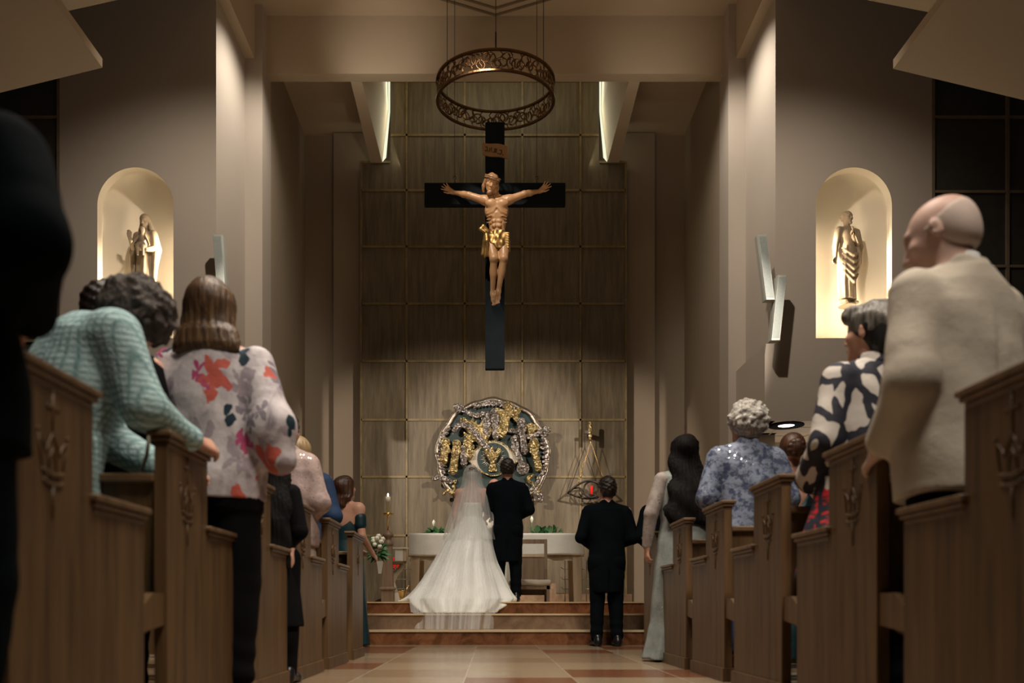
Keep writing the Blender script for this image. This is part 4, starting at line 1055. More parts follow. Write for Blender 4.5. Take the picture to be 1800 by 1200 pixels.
# ================================================================== crucifix
cr = empty('crucifix', (W(871, 0, 12.1).x, 12.1, 0))
tag(cr, 'large crucifix with carved figure hung high before the wooden screen', 'crucifix')
def Zp(py, d=12.1): return EYE+(HY-py)*d/F
def Xp(px, d=12.1): return (px-871)*d/F
MB().bbox_((Xp(853), 0, Zp(648)), (Xp(887), .10, Zp(214)), .008).build('upright', M['black_wood'], cr)
MB().bbox_((Xp(746), -.005, Zp(360)), (Xp(994), .095, Zp(321)), .008).build('crossbar', M['black_wood'], cr)
def carved(name, c, c2, rough=.42):
    k = N(name); v = k.coord(); geo = k.n('ShaderNodeNewGeometry'); f = k.noise(v, 9, 4)
    k.col(k.mix(f, c, c2)); k.set(Roughness=rough, Specular_IOR_Level=.5)
    k.bump(k.noise(v, 60, 3), .2, .005); return k.m
M['carved'] = carved('carved_limewood', (.36, .19, .085), (.48, .275, .14))
M['carved_hair'] = carved('carved_hair', (.22, .11, .05), (.32, .17, .08))
M['gilt'] = metal('gilt_cloth', (.42, .26, .10), .46, .25, 20)
M['thorn'] = carved('thorn_wood', (.25, .14, .07), (.32, .19, .10))
# figure, facing -y; coordinates: x right, z up, relative to the crucifix
def J(px, py, y): return (Xp(px), y, Zp(py))
u = 12.1/F
b = Blob()
yb = -.13
hipL, hipR = J(862, 432, yb), J(886, 433, yb)
kneeL, kneeR = J(868, 468, yb-.12), J(885, 467, yb-.10)
ankL, ankR = J(866, 522, yb+.0), J(876, 520, yb-.04)
# torso
b.ell(J(874, 425, yb), (.145, .10, .13), k=.05)
b.ell(J(874, 402, yb-.01), (.125, .09, .16), k=.05)
b.ell(J(873, 380, yb-.03), (.175, .115, .16), k=.05)
b.ell(J(863, 371, yb-.12), (.085, .045, .065), k=.03); b.ell(J(883, 371, yb-.12), (.085, .045, .065), k=.03)
b.cone(J(852, 360, yb-.03), J(895, 360, yb-.03), .055, .055, k=.05)
# ribs and belly muscles
for i in range(5):
    z = 383+i*5
    for sx_ in (-1, 1):
        b.cone(J(873+sx_*17, z, yb-.085), J(873+sx_*(5+i*1.8), z-3+i*1.4, yb-.125), .009, .009, k=.014)
b.cone(J(873, 385, yb-.15), J(874, 414, yb-.115), .010, .010, k=.02, op='s')
b.cone(J(873, 383, yb-.14), J(862, 396, yb-.13), .010, .008, k=.02, op='s'); b.cone(J(873, 383, yb-.14), J(884, 396, yb-.13), .010, .008, k=.02, op='s')
for r_ in range(3):
    for sx_ in (-1, 1): b.ell(J(873+sx_*4.5, 393+r_*8, yb-.095), (.034, .022, .030), k=.012)
b.ell(J(874, 419, yb-.12), (.009, .02, .009), k=.006, op='s')
# arms
for s_, sh_, el, wr, tip in ((-1, J(853, 362, yb-.03), J(824, 352, yb-.02), J(796, 339, .02-.04), J(781, 330, -.04)), (1, J(893, 361, yb-.03), J(921, 350, yb-.02), J(949, 337, -.02), J(964, 325, -.04))):
    b.ell(sh_, (.06, .055, .055), k=.04)
    b.chain([sh_, el], [.058, .046], k=.04); b.cone(el, wr, .045, .026, k=.02)
    md = tuple((np.array(el)*.7+np.array(wr)*.3)); b.ell(md, (.055, .042, .038), k=.03)
    add_hand(b, wr, tuple(np.array(tip)-np.array(wr)), (0, -1, -.1), s_, .16, 1.1, .55, 1.2, r=1.0)
# legs
for h_, k_, a_ in ((hipL, kneeL, ankL), (hipR, kneeR, ankR)):
    b.chain([h_, k_], [.092, .060], k=.05); b.cone(k_, a_, .056, .034, k=.02); b.ell(tuple(np.array(k_)+np.array((0, -.015, .0))), (.052, .045, .055), k=.03)
    c_ = np.array(k_)*.68+np.array(a_)*.32; b.ell(tuple(c_+np.array((0, .03, 0))), (.055, .055, .12), k=.03)
for a_, tx in ((ankL, 869), (ankR, 874)):
    t_ = J(tx, 540, yb-.03 if tx == 869 else yb-.09)
    b.chain([a_, tuple(np.array(a_)*.35+np.array(t_)*.65+np.array((0, -.02, 0))), t_], [.034, .040, .030], k=.03)
    for q in range(5): b.cone(t_, (t_[0]+(q-2)*.016, t_[1]-.02, t_[2]-.035+abs(q-1)*.006), .011, .009, k=.006)
# neck and bowed head
b.cone(J(873, 358, yb-.03), J(867, 344, yb-.11), .055, .050, k=.04)
HCr = _axis(J(863.5, 340, yb-.16)); HRr = rotm(0, .32, 0)@rotm(.42, 0, 0)@rotm(0, 0, PI+.25)
add_head(b, HCr, HRr)
mesh_obj('corpus', b.mesh(.0085), M['carved'], cr)
b = Blob(); b.push(HRr, (0, 0, 0), HCr, HS)
b.ell((0, -.012, .034), (.086, .105, .094), k=.02); b.ell((0, .115, -.035), (.060, .07, .085), k=.012, op='s')
b.chain([(-.078, -.02, .02), (-.092, -.01, -.05), (-.088, .0, -.12), (-.10, .02, -.17)], [.028, .03, .027, .018], k=.02)
b.chain([(.078, -.03, .02), (.085, -.03, -.06), (.07, -.03, -.12)], [.024, .024, .018], k=.02)
b.ell((0, .125, -.02), (.066, .075, .075), k=.01, op='s')
b.ell((0, .082, -.112), (.036, .026, .036), k=.02)
b.pop(); mesh_obj('carved_hair', b.mesh(.008, lambda P: .005*np.sin(70*P[2]+25*P[0])*np.sin(60*P[0]+40*P[1])), M['carved_hair'], cr)
m = MB()
Rm = Matrix([[float(x) for x in r] for r in HRr]); Hc = Vector([float(x) for x in HCr])
for j in range(4):
    pts = [Hc+Rm@Vector(((.098+.006*math.sin(5*t+j))*math.cos(t), -.008+(.118+.006*math.cos(4*t+j))*math.sin(t), .068+.014*math.sin(3*t+j*1.7)))*1.06 for t in [2*PI*i/28 for i in range(28)]]
    m.tube(pts, .0075, 0, 6, closed=True)
for i in range(14):
    t = 2*PI*i/14; p0 = Hc+Rm@Vector((.10*math.cos(t), -.008+.12*math.sin(t), .07)); m.tube([p0, p0+Rm@Vector((.03*math.cos(t+.6), .03*math.sin(t+.6), .02*(-1)**i))], [.006, .001], 0, 5)
m.build('crown_of_thorns', M['thorn'], cr)
# loincloth
b = Blob()
b.push(rotm(), (0, 0, 0), J(874, 428, yb))
def cl_rip(th, z): return 1+.045*np.sin(7*th+26*z)+.03*np.sin(12*th-38*z)
b.loft([(-.17, .15, .12, .04, 0), (-.10, .175, .135, .01, 0), (-.02, .172, .135), (.06, .158, .12), (.10, .152, .112)], k=.03, rip=cl_rip)
for i in range(7):
    a = i/6; b.cone((-.16+.0*a, -.06-.05*math.sin(a*PI), .07-.03*i*.5), (.16, -.09, .05-.035*i), .014, .018, k=.012)
b.pop()
b.chain([J(858, 420, yb-.11), J(850, 412, yb-.13), J(845, 417, yb-.13), J(853, 422, yb-.13)], [.03, .028, .025, .025], k=.02)
for i, (qx, qy) in enumerate(((848, 458), (853, 462), (858, 460))): b.chain([J(855, 418, yb-.10), J(852+i*2, 438, yb-.11-.02*i), J(qx, qy, yb-.09)], [.025, .030, .022], k=.015)
mesh_obj('loincloth', b.mesh(.008), M['gilt'], cr)
# title board with its letters
t = MB(); n_ = 14
def bd(i, up, y): 
    f = i/n_; px_ = 848+44*f; return J(px_, (253+7*f+2.2*math.sin(f*2*PI+.3) if up else 274+8*f+2*math.sin(f*2*PI)), y)
rings = [[bd(i, 1, -.055-.012*math.sin(i/n_*2*PI)), bd(i, 0, -.055-.012*math.sin(i/n_*2*PI)), bd(i, 0, -.03-.012*math.sin(i/n_*2*PI)), bd(i, 1, -.03-.012*math.sin(i/n_*2*PI))] for i in range(n_+1)]
t.loft(rings); M['board'] = carved('title_board', (.17, .085, .035), (.24, .13, .06), .6); tb = t.build('title_board', M['board'], cr)
def letter(strokes, ox, oy, h):
    m_ = MB()
    for st in strokes: m_.tube([J(ox+x*h*.62, oy-y*h, -.072) for x, y in st], .0055, 0, 5)
    return m_
Jc = [[(.25, 1), (.9, 1), (.9, .25), (.65, 0), (.25, 0), (.1, .2)]]; Nc = [[(.1, 0), (.1, 1), (.8, 0), (.8, 1)]]; Rc = [[(.1, 0), (.1, 1), (.65, 1), (.8, .75), (.65, .5), (.1, .5), (.8, 0)]]
m_ = MB()
for st, ox, oy in ((Jc, 852, 270), (Nc, 860, 271.5), (Rc, 869, 273), (Jc, 877, 275)):
    for s_ in st: m_.tube([J(ox+x*5, oy-y*7, -.069-.010*math.sin((ox-848)/44*2*PI)) for x, y in s_], .006, 0, 5)
for ox, oy in ((858, 270.5), (867, 272), (875.5, 274), (884, 276)): m_.ball(J(ox, oy, -.069-.010*math.sin((ox-848)/44*2*PI)), .008, 0, 5)
M['ink'] = plain('burnt_letter', (.02, .01, .006), .7, 0, .05, 6, 0)
m_.build('lettering', M['ink'], tb)
for px_ in (799, 944):
    w_ = MB(); w_.tube([J(px_, 322, .04), J(px_, 312, .04)], .006, 0, 6); 
    w_.tube([(J(px_, 312, .04)[0]+.02*math.sin(a), .04, J(px_, 312, .04)[2]+.02-.02*math.cos(a)) for a in [2*PI*i/10 for i in range(9)]], .005, 0, 6)
    w_.tube([J(px_, 309, .04), (J(px_, 309, .04)[0], .04, 9.79)], .004, 0, 6); w_.build('hanging_cable', M['iron'], cr)

# ================================================================== hanging bronze ring with openwork band
rg = empty('ring_chandelier', (W(871, 0, 11.6).x, 11.6, 0)); tag(rg, 'large round bronze corona with openwork band hanging from cables above the crucifix', 'chandelier')
R0 = .815; zc = 7.64; tl = .10
def RP(th, h, r=R0):
    y = r*math.sin(th); return (r*math.cos(th), y, zc+h+tl*y)
m = MB()
for h in (-.135, .135):
    ring = []
    for i in range(72):
        th = 2*PI*i/72; ring.append([RP(th, h-.012, R0-.022), RP(th, h-.012, R0+.022), RP(th, h+.012, R0+.022), RP(th, h+.012, R0-.022)])
    ring.append(ring[0]); m.loft(ring, 0, False, False)
m.build('rim', M['bronze'], rg)
m = MB(); rnd = random.Random(4)
for i in range(76):
    th0 = 2*PI*i/76; hh = rnd.uniform(-.055, .055); a_ = rnd.uniform(.045, .085)/R0; b_ = rnd.uniform(.04, .075); ph = rnd.uniform(0, PI)
    pts = []
    for q in range(13):
        t = 2*PI*q/12*rnd.uniform(.97, 1.0) if q < 12 else 2*PI
        xx = a_*math.cos(t)*math.cos(ph)-b_/R0*math.sin(t)*math.sin(ph); zz = b_*math.sin(t)*math.cos(ph)+a_*R0*math.cos(t)*math.sin(ph)
        pts.append(RP(th0+xx, max(-.125, min(.125, hh+zz))))
    m.tube(pts[:12], .011, 0, 5, closed=True)
    if i % 2 == 0:
        m.tube([RP(th0+.03*math.sin(2*k_), -.125+.25*k_/5) for k_ in range(6)], .008, 0, 5)
m.build('openwork_band', M['bronze'], rg)
for th in (PI*.5, PI*1.5, PI*.07, PI*.93) if False else (PI*1.5, PI*.17, PI*.83):
    p0 = RP(th, .14); x_ = p0[0]
    MB().tube([p0, (p0[0], p0[1], 9.79)], .005, 0, 6).build('cable', M['iron'], rg)
MB().tube([(0, -R0, RP(PI*1.5, .14)[2]), (0, -R0, RP(PI*1.5, .14)[2]+.22)], .012, 0, 6).build('turnbuckle', M['iron'], rg)

# ================================================================== statues in the niches
M['statue_stone'] = carved('statue_wood', (.22, .16, .10), (.30, .22, .14), .8)
def drape(amp, fx, fz, ph=0):
    return lambda P: amp*(np.sin(fx*P[0]+fz*.35*P[2]+ph)+.6*np.sin(fx*1.7*P[0]-9*P[1]+fz*.6*P[2]))*np.clip((1.25-P[2])*1.5, .15, 1)
# right: man with a scroll, his left arm down
dS = 11.80
def statue(name, label, px, pytop, pybot, build, rz):
    z0 = EYE+(HY-pybot)*dS/F; H = (pybot-pytop)*dS/F
    r = empty(name, ((px-VX)*dS/F, dS, z0), rz); tag(r, label, 'statue'); build(r, H/1.75); 
    MB().lathe([(.10, -.012), (.12, -.012), (.12, .004), (.09, .004)], (0, 0, 0), 20).build('base', M['statue_stone'], r)
    return r
def saint(r, s):
    b = Blob(); add_head(b, (0, 0, 1.63), rotm(0, 0, .15), 1)
    b.cone((0, -.01, 1.44), (0, -.01, 1.58), .055, .052, k=.04)
    b.ell((0, 0, 1.28), (.17, .12, .18), k=.05); b.ell((0, 0, 1.05), (.15, .12, .18), k=.05); b.cone((-.15, 0, 1.40), (.15, 0, 1.40), .055, .055, k=.05)
    b.chain([(.19, 0, 1.38), (.235, -.02, 1.08), (.30, .06, .84)], [.065, .055, .035], k=.04); add_hand(b, (.30, .06, .83), (.35, .2, -.9), (0, .9, .2), 1, .5, 1.1, r=1.3)
    b.chain([(-.19, 0, 1.38), (-.22, .03, 1.12), (-.02, .16, 1.22)], [.065, .055, .035], k=.04); add_hand(b, (-.02, .16, 1.22), (.7, .3, .4), (0, 1, .4), -1, .9, 1.1, r=1.3)
    for g in (-1, 1): b.chain([(g*.09, 0, .25), (g*.09, 0, .06), (g*.12, .12, .03)], [.05, .045, .035], k=.03)
    mesh_obj('figure', b.mesh(.010), M['statue_stone'], r, s)
    b = Blob(); b.loft([(.10, .16, .12, .0, .02), (.4, .175, .14, .01, 0), (.75, .185, .145), (1.0, .165, .135), (1.08, .16, .13)], k=.03, rip=ripple(9, 15, .09, 0, 1.6))
    for i in range(5): b.chain([(-.19, .06, .98-.10*i), (-.02, .17-.0*i, .86-.12*i), (.16, .08, 1.02-.10*i)], [.018, .024, .018], k=.02)
    b.chain([(-.20, 0, 1.38), (-.235, .02, 1.1), (-.20, .03, .8), (-.17, .0, .5)], [.07, .08, .07, .02], k=.04)
    mesh_obj('robe', b.mesh(.010), M['statue_stone'], r, s)
    b = Blob(); b.push(rotm(0, 0, .15), (0, 0, 0), (0, 0, 1.63), HS); b.ell((0, -.02, .035), (.084, .10, .09), k=.02); b.ell((0, .11, -.04), (.075, .07, .08), k=.01, op='s'); b.ell((0, .08, -.11), (.03, .025, .03), k=.02); b.pop()
    mesh_obj('hair', b.mesh(.009, lambda P: .006*np.sin(90*P[0])*np.sin(80*P[2]+50*P[1])), M['statue_stone'], r, s)
    MB().tube([tuple(np.array((.05, .20, 1.38))*s), tuple(np.array((-.03, .22, 1.18))*s), tuple(np.array((-.07, .22, 1.08))*s)], .017*s, 0, 8).build('scroll', M['statue_stone'], r)
statue('saint_statue', 'carved statue of a robed man holding a scroll in the right-hand niche', 1489, 372, 537, saint, PI+.25)
def mother(r, s):
    b = Blob(); add_head(b, (0, .02, 1.62), rotm(-.25, 0, .1), .92)
    b.cone((0, -.01, 1.42), (0, .0, 1.56), .05, .048, k=.04); b.ell((0, 0, 1.27), (.15, .12, .18), k=.05); b.ell((0, 0, 1.02), (.14, .12, .18), k=.05)
    b.chain([(-.17, 0, 1.36), (-.23, .04, 1.08), (-.16, .22, 1.0)], [.06, .055, .035], k=.04); add_hand(b, (-.16, .22, 1.0), (.8, .4, .1), (0, 0, 1), 1, .5, 1, r=1.3)
    b.chain([(.17, 0, 1.36), (.22, .04, 1.10), (.17, .22, 1.22)], [.06, .05, .03], k=.04); add_hand(b, (.17, .22, 1.22), (-.1, .3, .9), (-.6, .6, 0), -1, .3, 1, r=1.3)
    mesh_obj('figure', b.mesh(.010), M['statue_stone'], r, s)
    b = Blob(); b.loft([(.01, .20, .16), (.3, .19, .15), (.7, .18, .145), (1.0, .16, .13), (1.3, .165, .125), (1.42, .12, .09)], k=.03, rip=ripple(8, 14, .07, 0, 1.6))
    for g in (-1, 1): b.chain([(g*.17, 0, 1.38), (g*.235, .0, 1.08), (g*.22, .03, .8), (g*.20, .05, .35)], [.07, .085, .06, .03], k=.04)
    mesh_obj('robe', b.mesh(.010), M['statue_stone'], r, s)
    b = Blob(); b.push(rotm(-.25, 0, .1), (0, 0, 0), (0, .02, 1.62), HS); b.ell((0, -.02, .03), (.088, .105, .10), k=.02); b.ell((0, .11, -.04), (.062, .07, .09), k=.01, op='s'); b.pop()
    for g in (-1, 1): b.chain([(g*.07, -.01, 1.62), (g*.10, -.01, 1.48), (g*.15, -.02, 1.36)], [.04, .045, .04], k=.03)
    mesh_obj('veil', b.mesh(.009), M['statue_stone'], r, s)
    c = Blob(); c.push(rotm(0, 0, .2), (0, 0, 0), (-.06, .20, 1.06)); 
    c.ell((0, 0, .32), (.055, .06, .065), k=.02); c.cone((0, 0, .20), (0, 0, .28), .03, .03, k=.02); c.ell((0, 0, .14), (.065, .05, .09), k=.03)
    for g in (-1, 1): c.chain([(g*.06, 0, .20), (g*.12, .04, .10), (g*.16, .06, .02)], [.025, .02, .016], k=.015); c.chain([(g*.04, 0, .05), (g*.05, .08, -.02), (g*.05, .07, -.16)], [.045, .035, .02], k=.03)
    c.ell((0, .03, .0), (.10, .07, .07), k=.03); c.pop()
    mesh_obj('child_figure', c.mesh(.009), M['statue_stone'], r, s)
statue('mother_statue', 'carved statue of a veiled woman holding a child in the left-hand niche', 256, 378, 543, mother, PI-.2)

# ================================================================== column loudspeakers on the shoulders
def speaker(label, xp, top, bot, d, flip, group='slim column loudspeakers beside the niches'):
    a = W(xp[0], top, d); c = W(xp[1], bot, d); r = empty('loudspeaker', (c.x, d, 0)); tag(r, label, 'loudspeaker', group)
    o = Vector((c.x, d, 0)); a = a-o; c = c-o; u_ = (a-c).normalized()
    def ring(p, s_=1): return [p+Vector((x*s_, y*s_, 0)) for x, y in ((-.07, -.02), (-.055, -.055), (.055, -.055), (.07, -.02), (.07, .07), (-.07, .07))]
    m = MB().loft([ring(c), ring(c+u_*.012), ring(a-u_*.012), ring(a)]); m.build('housing', M['grey_plastic'], r)
    MB().loft([[p+Vector((x, -.058, 0)) for x in (-.047, .047)]+[p+Vector((x, -.052, 0)) for x in (.047, -.047)] for p in (c+u_*.03, a-u_*.03)]).build('grille', M['grille'], r)
    mid = (a+c)/2; sgn = -1 if flip else 1
    MB().box((mid.x+sgn*.02, .06, mid.z-.10), (mid.x+sgn*.05, .09, mid.z+.12)).box((mid.x+sgn*.02, .06, mid.z-.02), (mid.x+sgn*.035, .31, mid.z+.02)).build('bracket', M['cream'], r)
    return r
M['grille'] = plain('speaker_grille', (.28, .31, .29), .6, 0, .1, 80, .2)
speaker('grey column loudspeaker by the right niche, the higher one of the pair', (1338, 1352), 415, 529, 11.2, False)
speaker('grey column loudspeaker by the right niche, the lower one of the pair', (1373, 1361), 486, 600, 11.2, False)
speaker('grey column loudspeaker by the left niche, taller one rising above brown hair', (384, 392), 415, 529, 11.2, True)
speaker('grey column loudspeaker by the left niche, only its top above the brown hair', (359, 369), 487, 600, 11.2, True)
# recessed downlight of the passage
dl = empty('recessed_downlight', (W(1382, 0, 11.75).x, 11.75, 2.994)); tag(dl, 'round recessed ceiling light with dark rim in the passage soffit on the right', 'light')
MB().lathe([(.12, -.012), (.245, -.012), (.245, -.001), (.12, -.001), (.12, -.012)], (0, 0, 0), 32, 0, True, False).build('trim_ring', M['black_wood'], dl)
MB().lathe([(.001, -.006), (.11, -.006), (.11, -.002), (.001, -.002)], (0, 0, 0), 32).build('lens', emit('downlight', (1, .85, .7), 6), dl)
l_ = bpy.data.lights.new('downlight', 'SPOT'); l_.energy = 25; l_.spot_size = 2.0; l_.color = NEUT; o_ = bpy.data.objects.new('downlight', l_); COL.objects.link(o_); o_.location = (W(1382, 0, 11.75).x, 11.75, 2.96)

# ================================================================== the round metal relief
dD = 15.30
rl = empty('round_relief', (W(866, 0, dD).x, dD, 0)); tag(rl, 'round wall relief of gold and silver figures around an eye, above the altar', 'artwork')
def D(px, py, y=0): return ((px-866)*dD/F, -y, EYE+(HY-py)*dD/F)
cz = EYE+(HY-800)*dD/F; RR = 100*dD/F
M['disc'] = plain('dark_green_disc', (.012, .027, .024), .4, 0, .25, 8, .05)
M['pewter'] = metal('pewter', (.42, .36, .30), .3, .6, 60)
def foil(name, c1, c2):
    k = N(name); v = k.coord(); vo = k.n('ShaderNodeTexVoronoi'); k.l(v, vo.inputs['Vector']); vo.inputs['Scale'].default_value = 26; f = k.math('ADD', k.math('MULTIPLY', k.noise(v, 18, 3, .6, 1.0), .6), vo.outputs['Distance']); g2 = k.noise(v, 9, 3)
    k.col(k.mix(g2, c1, c2)); k.set(Metallic=1.0, Roughness=k.math('MULTIPLY_ADD', f, .25, .20)); k.bump(f, .8, .05); return k.m
M['gold'] = foil('hammered_gold', (.66, .50, .20), (.48, .40, .26)); M['silver'] = foil('hammered_silver', (.50, .45, .42), (.28, .25, .24))
prof = []
m = MB(); n_ = 96
ringA = [[(RR*.985*math.cos(2*PI*i/n_), y, cz+RR*.985*math.sin(2*PI*i/n_)) for i in range(n_)] for y in (.12, .10, .0)]
m.loft([[( .2*math.cos(2*PI*i/n_), .125, cz+.2*math.sin(2*PI*i/n_)) for i in range(n_)], ]+ringA); m.build('disc', M['disc'], rl)
MB().box((-.5, .12, cz-.3), (-.4, .2, cz+.3)).build('mount', M['iron'], rl); MB().box((.4, .12, cz-.3), (.5, .2, cz+.3)).build('mount', M['iron'], rl)
m = MB(); pts = [(RR*(.955+.012*math.sin(9*t)+.008*math.sin(17*t))*math.cos(t), -.02, cz+RR*(.955+.012*math.sin(9*t)+.008*math.sin(17*t))*math.sin(t)) for t in [2*PI*i/140 for i in range(140)]]
m.tube(pts, .042, 0, 8, closed=True); m.tube([(x*1.035, y+.03, cz+(z-cz)*1.035) for x, y, z in pts], .03, 0, 8, closed=True); m.build('rim', M['pewter'], rl)
def rblob(name, fn, mat, res=.012, amp=.003, fr=60):
    b = Blob(); fn(b)
    return mesh_obj(name, b.mesh(res, lambda P: amp*np.sin(fr*P[0]+9*P[2])*np.sin(fr*1.1*P[2]-7*P[0])), M[mat], rl)
def flat(b, px, py, rx, rz_, y=.04, rot=0, ry=.05, k=.02): b.ell(D(px, py, y), (rx*dD/F, ry, rz_*dD/F), rot=(0, rot, 0), k=k)
def stroke(b, pts, rs, y=.06, k=.02):
    b.chain([D(x, z_, y) for x, z_ in pts], [r*dD/F for r in (rs if isinstance(rs, (list, tuple)) else [rs]*len(pts))], k=k)
# eye
m = MB(); top = [(822+(912-822)*i/24, 808-31*math.sin(PI*i/24)**.9) for i in range(25)]; bot = [(912-(912-822)*i/24, 808+29*math.sin(PI*i/24)**.9) for i in range(1, 24)]
pp = top+bot
m.loft([[D(x, z_, .01) for x, z_ in pp], [D(x, z_, .07) for x, z_ in pp], [D(866+(x-866)*.97, 808+(z_-808)*.95, .10) for x, z_ in pp]])
k_ = plain('eye_ivory', (.42, .37, .30), .4, .4, .1); eye = m.build('eye', k_, rl)
m = MB().tube([D(x, z_, .10) for x, z_ in pp], .016, 0, 6, closed=True); m.build('eyelid', M['gold'], eye)
m = MB(); m.loft([[D(867+28*math.cos(2*PI*i/40), 808+28*math.sin(2*PI*i/40), y) for i in range(40)] for y in (.09, .12)]); m.build('iris', M['disc'], eye)
m = MB()
for i in range(36):
    a = 2*PI*i/36; r0, r1 = 10, 25 if i % 2 else 21
    c0 = D(866+r0*math.cos(a), 806+r0*math.sin(a), .125); c1 = D(866+r1*math.cos(a), 806+r1*math.sin(a), .13)
    m.tube([c0, c1], [.010, .002], 0, 5)
m.build('iris_rays', M['pewter'], eye)
def bird(b):
    flat(b, 866, 806, 7, 10, .17, 0, .05); stroke(b, [(866, 800), (864, 792)], [4, 3], .2)
    for s_ in (-1, 1):
        for i in range(4): stroke(b, [(866+s_*3, 808), (866+s_*(8+i), 802-i*2), (866+s_*(11+i*.6), 790+i*2)], [4, 3.2, 1.8], .17+.01*i)
    for i in range(5): stroke(b, [(866, 812), (860+i*3, 830)], [3, 1.6], .16)
rblob('dove', bird, 'gold')
def flame_bird(b):
    stroke(b, [(862, 800), (848, 778), (834, 760), (822, 748), (815, 738)], [5, 8, 10, 8, 3], .12)
    for i in range(9): x_ = 820+i*5; stroke(b, [(834+i*2, 764+i), (x_-6, 746+i*1.5), (x_-10+i*2, 737+(i % 3)*5)], [6, 4, 1.5], .10)
    for i in range(5): stroke(b, [(838, 770), (822-i*1, 770+i*3), (816+i*2, 762+i*6)], [5, 4, 2], .1)
    for i in range(4): stroke(b, [(850, 775), (856+i*2, 762-i), (858+i*2, 748+i*3)], [6, 4, 1.5], .1)
rblob('flaming_wing', flame_bird, 'gold')
rblob('silver_arm', lambda b: stroke(b, [(862, 797), (850, 783), (838, 768), (828, 755), (815, 750), (804, 752), (799, 760)], [4, 6, 6, 5, 5, 4.5, 4], .19), 'silver')
def scroll(nm, pts, r=4.5, y=.08): return rblob(nm, lambda b: stroke(b, pts, r, y), 'silver', .013)
scroll('scroll', [(805, 724), (801, 716), (807, 715), (814, 721), (826, 729), (838, 732), (850, 728)])
scroll('scroll', [(895, 758), (908, 759), (920, 768), (934, 770), (948, 762), (957, 755), (964, 757), (960, 764)])
scroll('scroll', [(765, 842), (770, 840), (782, 842), (792, 848)], 4.5)
scroll('scroll', [(940, 868), (950, 872), (950, 880), (942, 879)], 4)
def angel(nm, cx_, top_, bot_, w_, tilt, mat, wings=0, y=.08):
    def fn(b):
        h = bot_-top_; dx = tilt*h
        flat(b, cx_, top_+4, 5, 6, y+.06, 0, .06, .01)
        b.ell(D(cx_, top_+4, y+.01), (8.5*dD/F, .015, 8.5*dD/F), k=.005)
        stroke(b, [(cx_, top_+9), (cx_+dx*.3, top_+h*.35), (cx_+dx*.7, top_+h*.7), (cx_+dx, bot_)], [4, w_*.42, w_*.48, w_*.5], y+.02, .03)
        for i in range(4): stroke(b, [(cx_-w_*.25+i*w_*.16, top_+h*.35), (cx_+dx-w_*.42+i*w_*.28, bot_)], [1.6, 2.2], y+.10, .01)
        for s_ in (-1, 1): stroke(b, [(cx_+s_*4, top_+12), (cx_+s_*w_*.5, top_+20), (cx_+s_*w_*.2, top_+24)], [3, 2.6, 2], y+.08, .01)
        for s_ in ((-1, 1) if wings else ()):
            for i in range(5): stroke(b, [(cx_+s_*4, top_+14), (cx_+s_*(wings-i*2), top_+8+i*5)], [3.5, 2.6], y, .01)
    return rblob(nm, fn, mat)
angel('angel', 893, 712, 764, 17, -.22, 'gold', 22); angel('angel', 870, 722, 770, 12, .05, 'silver', 0, .05); angel('seated_figure', 856, 728, 768, 12, -.05, 'silver', 8, .04)
angel('crowned_figure', 916, 740, 796, 11, .1, 'silver', 0); angel('seated_figure', 938, 775, 824, 12, .15, 'gold', 9); angel('standing_figure', 905, 770, 822, 9, .25, 'silver')
angel('kneeling_figure', 784, 775, 812, 13, -.1, 'gold', 0); angel('seated_figure', 803, 778, 830, 14, -.12, 'gold', 0); angel('kneeling_figure', 816, 788, 818, 9, 0, 'silver'); angel('kneeling_figure', 826, 783, 806, 10, 0, 'gold')
def citry(b):
    for i in range(16):
        a = -0.55+i*.085; r = 92; x_ = 866+r*math.cos(a); z_ = 800+r*math.sin(a); flat(b, x_, z_, 5+(i % 3)*2, 2.6+(i % 2), .05, -a, .05)
rblob('city_band', citry, 'silver'); 
def leftband(b):
    for i in range(13):
        a = PI-.35+i*.075; r = 91; flat(b, 866+r*math.cos(a), 800+r*math.sin(a), 6+(i % 3)*2, 2.6, .05, -a, .05)
rblob('cloud_band', leftband, 'silver')
def topband(b):
    for i in range(12): a = -PI/2-.35+i*.07; r = 90; flat(b, 866+r*math.cos(a), 800+r*math.sin(a), 3, 6, .04, 0, .05)
rblob('cloud_band', topband, 'silver')
rblob('burning_bush', lambda b: [stroke(b, [(933, 762), (933+(i-3)*3, 752), (932+(i-3)*3.4, 744+abs(i-3)*2)], [5, 4, 1.5], .07) for i in range(7)], 'gold')
m = MB(); m.loft([[D(919+11*math.cos(2*PI*i/24), 824+11*math.sin(2*PI*i/24), y) for i in range(24)] for y in (.03, .10)]); m.build('medallion', M['silver'], rl)
m = MB().loft([[D(x, z_, y) for x, z_ in ((876, 752), (886, 754), (884, 769), (874, 767))] for y in (.14, .17)]); m.build('tablets', M['disc'], rl)
rnd = random.Random(11); m = MB()
for i in range(26):
    m.ball(D(rnd.choice((rnd.uniform(790, 830), rnd.uniform(900, 950))), rnd.uniform(735, 770), .0), .012, 0, 4)
m.build('stars', M['silver'], rl)['kind'] = 'stuff'
def nuggets(b):
    for i in range(16): flat(b, rnd.uniform(925, 950), rnd.uniform(832, 868), 3, 3, .04, rnd.uniform(0, 3), .04)
    for i in range(10): flat(b, rnd.uniform(780, 800), rnd.uniform(845, 870), 4, 3, .04, rnd.uniform(0, 3), .04)
rblob('nuggets', nuggets, 'gold')

